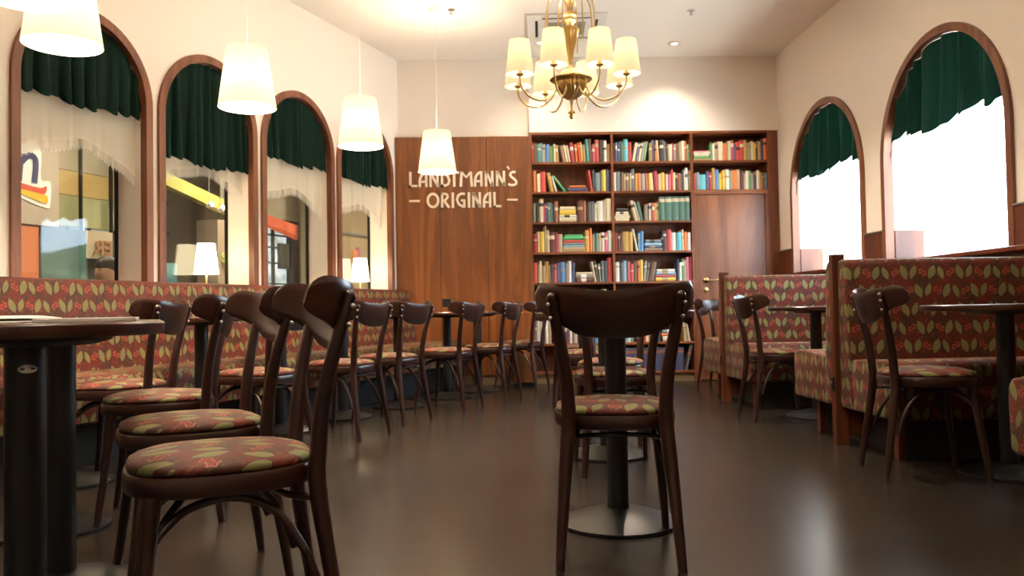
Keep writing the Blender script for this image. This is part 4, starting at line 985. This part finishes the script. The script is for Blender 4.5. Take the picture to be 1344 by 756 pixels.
for u_ in (-.9, -.55, -.2, .15): mb.box(u_ - .012, u_ + .012, KB + .74, KB + .8, 0, 2.9)
for z_ in (1.35, 1.75, 2.1): mb.box(-1.1, .24, KB + .75, KB + .8, z_ - .012, z_ + .012)
mb.build('facade_grid', M['black'], gw)
MB().box(-.95, -.2, KB + .70, KB + .73, 1.60, 1.615).build('light_strip', emis('strip_glow', (.95, 1, .8), 2.0), gw)
mb = MB().box(-.9, .2, KB + .6, KB + .69, 1.02, 1.38); mb.build('counter_panel', plain('teal_counter', (.14, .30, .32), .5), gw)
for i, (u_, z_) in enumerate(((-.30, 1.96), (-.12, 1.94), (.10, 1.80))):
    p = LW(u_, KB - .35); e = empty('track_spotlight', (p[0], p[1], z_), RZL, 'small white %s track spotlight outside the second window' % ['left', 'middle', 'right'][i], 'spotlight', 'track spotlights')
    MB().lathe([(0, -.05), (.022, -.045), (.03, .02), (.028, .022), (0, .02)], 16).build('lamp_head', M['white'], e, smooth=40)
    MB().lathe([(0, .023), (.026, .023), (.026, .026), (0, .026)], 16).build('lens', M['bulb'], e)
    for c_ in e.children: c_.rotation_euler = (R(65), 0, 0)
    MB().tube([(0, .02, 0), (0, .02, 3.1 - z_)], .004, 6).build('rod', M['grey'], e)
# third window: entrance with daylight
ed = struct(empty('entrance_concourse', WL, RZL), 'glazed entrance with daylight outside the third window')
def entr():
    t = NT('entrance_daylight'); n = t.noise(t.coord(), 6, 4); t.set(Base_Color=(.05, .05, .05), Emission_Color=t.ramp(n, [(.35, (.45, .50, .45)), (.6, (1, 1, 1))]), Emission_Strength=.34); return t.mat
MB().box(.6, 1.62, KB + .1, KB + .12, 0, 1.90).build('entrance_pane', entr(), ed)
MB().box(1.62, 1.76, KB, KB + .12, 0, 1.98).build('entrance_frame', M['black'], ed)
mb = MB()
for z_ in (1.15, 1.42, 1.62, 1.78): mb.box(.6, 1.62, KB + .06, KB + .1, z_ - .01, z_ + .01)
mb.box(1.30, 1.33, KB + .06, KB + .1, 0, 1.9); mb.box(1.42, 1.60, KB + .04, KB + .09, 1.35, 1.68)
mb.build('entrance_bars', plain('dark_bars', (.05, .05, .04)), ed)
MB().add([(.6, KB - .02, 1.96), (1.72, KB - .02, 1.80), (1.72, KB, 1.73), (.6, KB, 1.96), (.6, KB - .02, 2.08), (1.72, KB - .02, 1.93), (1.72, KB, 1.93), (.6, KB, 2.08)], [(0, 1, 5, 4), (3, 7, 6, 2), (4, 5, 6, 7), (0, 3, 2, 1)]).build('entrance_fascia', plain('red_fascia', (.50, .10, .05)), ed)
MB().box(.5, 1.9, KB + .1, KB + .2, 2.0, 2.9).build('entrance_soffit', plain('taupe_soffit', (.28, .24, .18)), ed)
MB().box(1.80, 2.05, KB - .3, KB, 0, 3.1).build('entrance_column', plain('olive_column', (.22, .19, .13)), ed)
# fourth window
fp = struct(empty('partition_concourse', WL, RZL), 'tan glazed partition outside the fourth window')
MB().box(2.3, 3.9, KB + .1, KB + .2, 0, 2.9).build('partition_board', plain('tan_board', (.42, .32, .20)), fp)
MB().box(2.3, 3.9, KB + .07, KB + .1, 1.93, 1.96).build('partition_rail', M['grey'], fp); MB().box(2.9, 2.93, KB + .07, KB + .1, 0, 2.9).build('partition_rail', M['grey'], fp)
MB().box(2.4, 2.85, KB + .05, KB + .08, 1.1, 1.75).build('partition_pane', plain('blue_grey_pane', (.16, .22, .24)), fp)
MB().box(3.28, 3.36, KB + .05, KB + .08, 1.3, 1.75).build('partition_stripe', plain('magenta_stripe', (.45, .12, .22)), fp)
MB().box(3.18, 3.28, KB + .05, KB + .08, 1.35, 1.70).build('partition_stripe', plain('coral_stripe', (.75, .25, .10)), fp)
# lights of the concourse
for i, (u_, k_, en) in enumerate(((-3.6, 1.6, 26), (-1.8, 1.6, 30), (.0, 1.9, 75), (2.2, 1.4, 50), (4.2, 1.6, 20))):
    p = LW(u_, k_); e = empty('concourse_downlight', (p[0], p[1], 3.10), 0, 'round ceiling light in the concourse outside the %s' % ['nearest window, left part', 'nearest window', 'second window', 'third window', 'fourth window'][i], 'ceiling light', 'concourse ceiling lights')
    MB().lathe([(0, -.006), (.055, -.006), (.06, -.002), (.06, 0), (0, 0)], 24).build('lens', M['bulb'], e)
    light('SPOT', 'concourse_beam', (0, 0, -.03), en * 2.2, (1, .86, .64), e, .08, spot_size=R(150), spot_blend=.8)
# seated person outside the nearest window
def person():
    p = LW(-2.38, 1.25); e = empty('person', (p[0], p[1], .0), RZL + R(200), 'person with short dark hair and white shirt, head bowed, outside the nearest window', 'person')
    def skin(name, verts, edges, rad, mat, parent, sub=2):
        me = bpy.data.meshes.new(name); me.from_pydata(verts, edges, []); o = bpy.data.objects.new(name, me); COL.objects.link(o); o.parent = parent
        mo = o.modifiers.new('skin', 'SKIN'); me.skin_vertices[0].data[0].use_root = True
        for i, r_ in enumerate(rad): me.skin_vertices[0].data[i].radius = r_ if isinstance(r_, tuple) else (r_, r_)
        ms = o.modifiers.new('sub', 'SUBSURF'); ms.levels = ms.render_levels = sub
        me.materials.append(mat); return o
    sk = plain('skin', (.50, .28, .18), .55); shirt = plain('white_shirt', (.72, .68, .60), .8); hair = plain('dark_hair', (.03, .018, .012), .6); tro = plain('dark_trousers', (.04, .04, .05), .8)
    V = [(0, 0, .47), (.02, 0, .58), (.05, 0, .72), (.10, 0, .86), (.15, 0, .93), (.175, 0, 1.00), (.195, 0, 1.06), (.21, 0, 1.12), (.195, 0, 1.18),
         (.12, .17, .88), (.26, .20, .70), (.42, .12, .70), (.12, -.17, .88), (.26, -.20, .70), (.42, -.12, .70),
         (.02, .09, .47), (.40, .10, .47), (.42, .10, .08), (.52, .10, .04), (.02, -.09, .47), (.40, -.10, .47), (.42, -.10, .08), (.52, -.10, .04),
         (.49, .10, .70), (.49, -.10, .70)]
    E_ = [(0, 1), (1, 2), (2, 3), (3, 4), (4, 5), (5, 6), (6, 7), (7, 8), (3, 9), (9, 10), (10, 11), (11, 23), (3, 12), (12, 13), (13, 14), (14, 24), (0, 15), (15, 16), (16, 17), (17, 18), (0, 19), (19, 20), (20, 21), (21, 22)]
    RD = [.12, (.11, .14), (.11, .15), (.11, .15), .07, .05, .075, .085, .06, .055, .042, .028, .055, .042, .028, .085, .06, .042, .035, .085, .06, .042, .035, .03, .03]
    skin('body', V, E_, RD, sk, e)
    skin('shirt', [V[i] for i in (0, 1, 2, 3, 4, 9, 10, 11, 12, 13, 14)], [(0, 1), (1, 2), (2, 3), (3, 4), (3, 5), (5, 6), (6, 7), (3, 8), (8, 9), (9, 10)],
         [.13, (.125, .155), (.125, .165), (.125, .165), .06, .066, .052, .038, .066, .052, .038], shirt, e)
    skin('trousers', [V[i] for i in (0, 15, 16, 17, 19, 20, 21)], [(0, 1), (1, 2), (2, 3), (0, 4), (4, 5), (5, 6)], [.132, .095, .07, .052, .095, .07, .052], tro, e)
    h = MB().ball((.180, 0, 1.155), .093, seg=20, sc=(1, .9, .95)); h.v = [(x, y, z if z > 1.12 or x < .165 else z + (1.12 - z) * .8) for x, y, z in h.v]
    h.build('hair', hair, e, smooth=60)
    MB().ball((.287, 0, 1.105), .014, seg=10, sc=(1, .8, 1.3)).build('nose', sk, e, smooth=60)
    p2 = empty('stool', (p[0], p[1], 0), RZL, 'dark stool under the seated person in white', 'stool')
    MB().lathe([(0, .36), (.16, .36), (.165, .375), (.16, .39), (0, .39)], 32).build('seat', M['black'], p2, smooth=40)
    for s in range(4): a = R(45 + 90 * s); MB().tube([(.11 * cos(a), .11 * sin(a), .36), (.16 * cos(a), .16 * sin(a), 0)], .012, 8).build('leg', M['black'], p2)
person()
# ------------------------------------------------------------------ outside right
struct(MB().box(XR + RT, 30, -20, 30, -.12, -.02).build('ground_outside', plain('pale_paving', (.6, .58, .55), .8)), 'pale paving outside the right windows')
hm = MB(); NA, NR = 60, 10; hv = []
for i in range(NA + 1):
    az = R(58 + 84 * i / NA); pk = 1 + .12 * sin(i * .35) + .05 * sin(i * 1.13 + 1)
    for j in range(NR + 1):
        q = j / NR; rad = 45 + 50 * q; hgt = (sin(pi * min(1, q * 1.1) / 2) * 7.6 * pk + .12 * sin(i * 2.1 + j * 3.3)) * min(1, i / 6, (NA - i) / 6)
        hv.append((rad * sin(az), rad * cos(az), -.05 + max(0, hgt)))
hm.add(hv, [(i * (NR + 1) + j, (i + 1) * (NR + 1) + j, (i + 1) * (NR + 1) + j + 1, i * (NR + 1) + j + 1) for i in range(NA) for j in range(NR)])
t = NT('wooded_hill'); nn = t.noise(t.coord(), .35, 5, .65); t.set(Base_Color=t.ramp(nn, [(.38, (.012, .035, .014)), (.52, (.035, .08, .028)), (.68, (.16, .18, .14))]), Roughness=.9)
struct(hm.build('hills_outside', t.mat, smooth=80), 'wooded green hills outside, mirrored in the nearest left window')
struct(MB().box(30, 140, -60, 70, -.5, -.13).build('ground_distant', plain('distant_meadow', (.05, .09, .035), .9)), 'green meadow far outside')
bo = empty('railing_post', (3.72, 6.40, -.02), 0, 'thin reddish post standing outside the large right window', 'post')
MB().box(-.012, .012, -.012, .012, 0, 1.30).build('shaft', plain('red_post', (.35, .08, .06)), bo); MB().box(-.04, .04, -.04, .04, 0, .01).build('foot_plate', M['grey'], bo)
MB().ball((0, 0, 1.305), .016, seg=10).build('cap', M['grey'], bo)
sun = bpy.data.lights.new('sun', 'SUN'); sun.energy = 30; sun.angle = R(1.5); sun.color = (1, .94, .86)
so_ = bpy.data.objects.new('sun', sun); COL.objects.link(so_)
so_.rotation_euler = Vector((-.10, 1.0, -1.15)).to_track_quat('-Z', 'Y').to_euler()
w = bpy.data.worlds.new('sky'); SC.world = w; w.use_nodes = True
nt = w.node_tree; bg = nt.nodes['Background']; bg.inputs[0].default_value = (.66, .83, 1, 1); bg.inputs[1].default_value = 5.5
# ------------------------------------------------------------------ render look
vs_ = SC.view_settings; vs_.view_transform = 'Standard'; vs_.look = 'None'; vs_.gamma = 1; vs_.use_curve_mapping = False; vs_.exposure = 1.75
SC.cycles.use_denoising = True; SC.cycles.max_bounces = 10; SC.cycles.diffuse_bounces = 6; SC.cycles.transparent_max_bounces = 16; SC.cycles.sample_clamp_indirect = 6
SC.cycles.caustics_reflective = False; SC.cycles.caustics_refractive = False
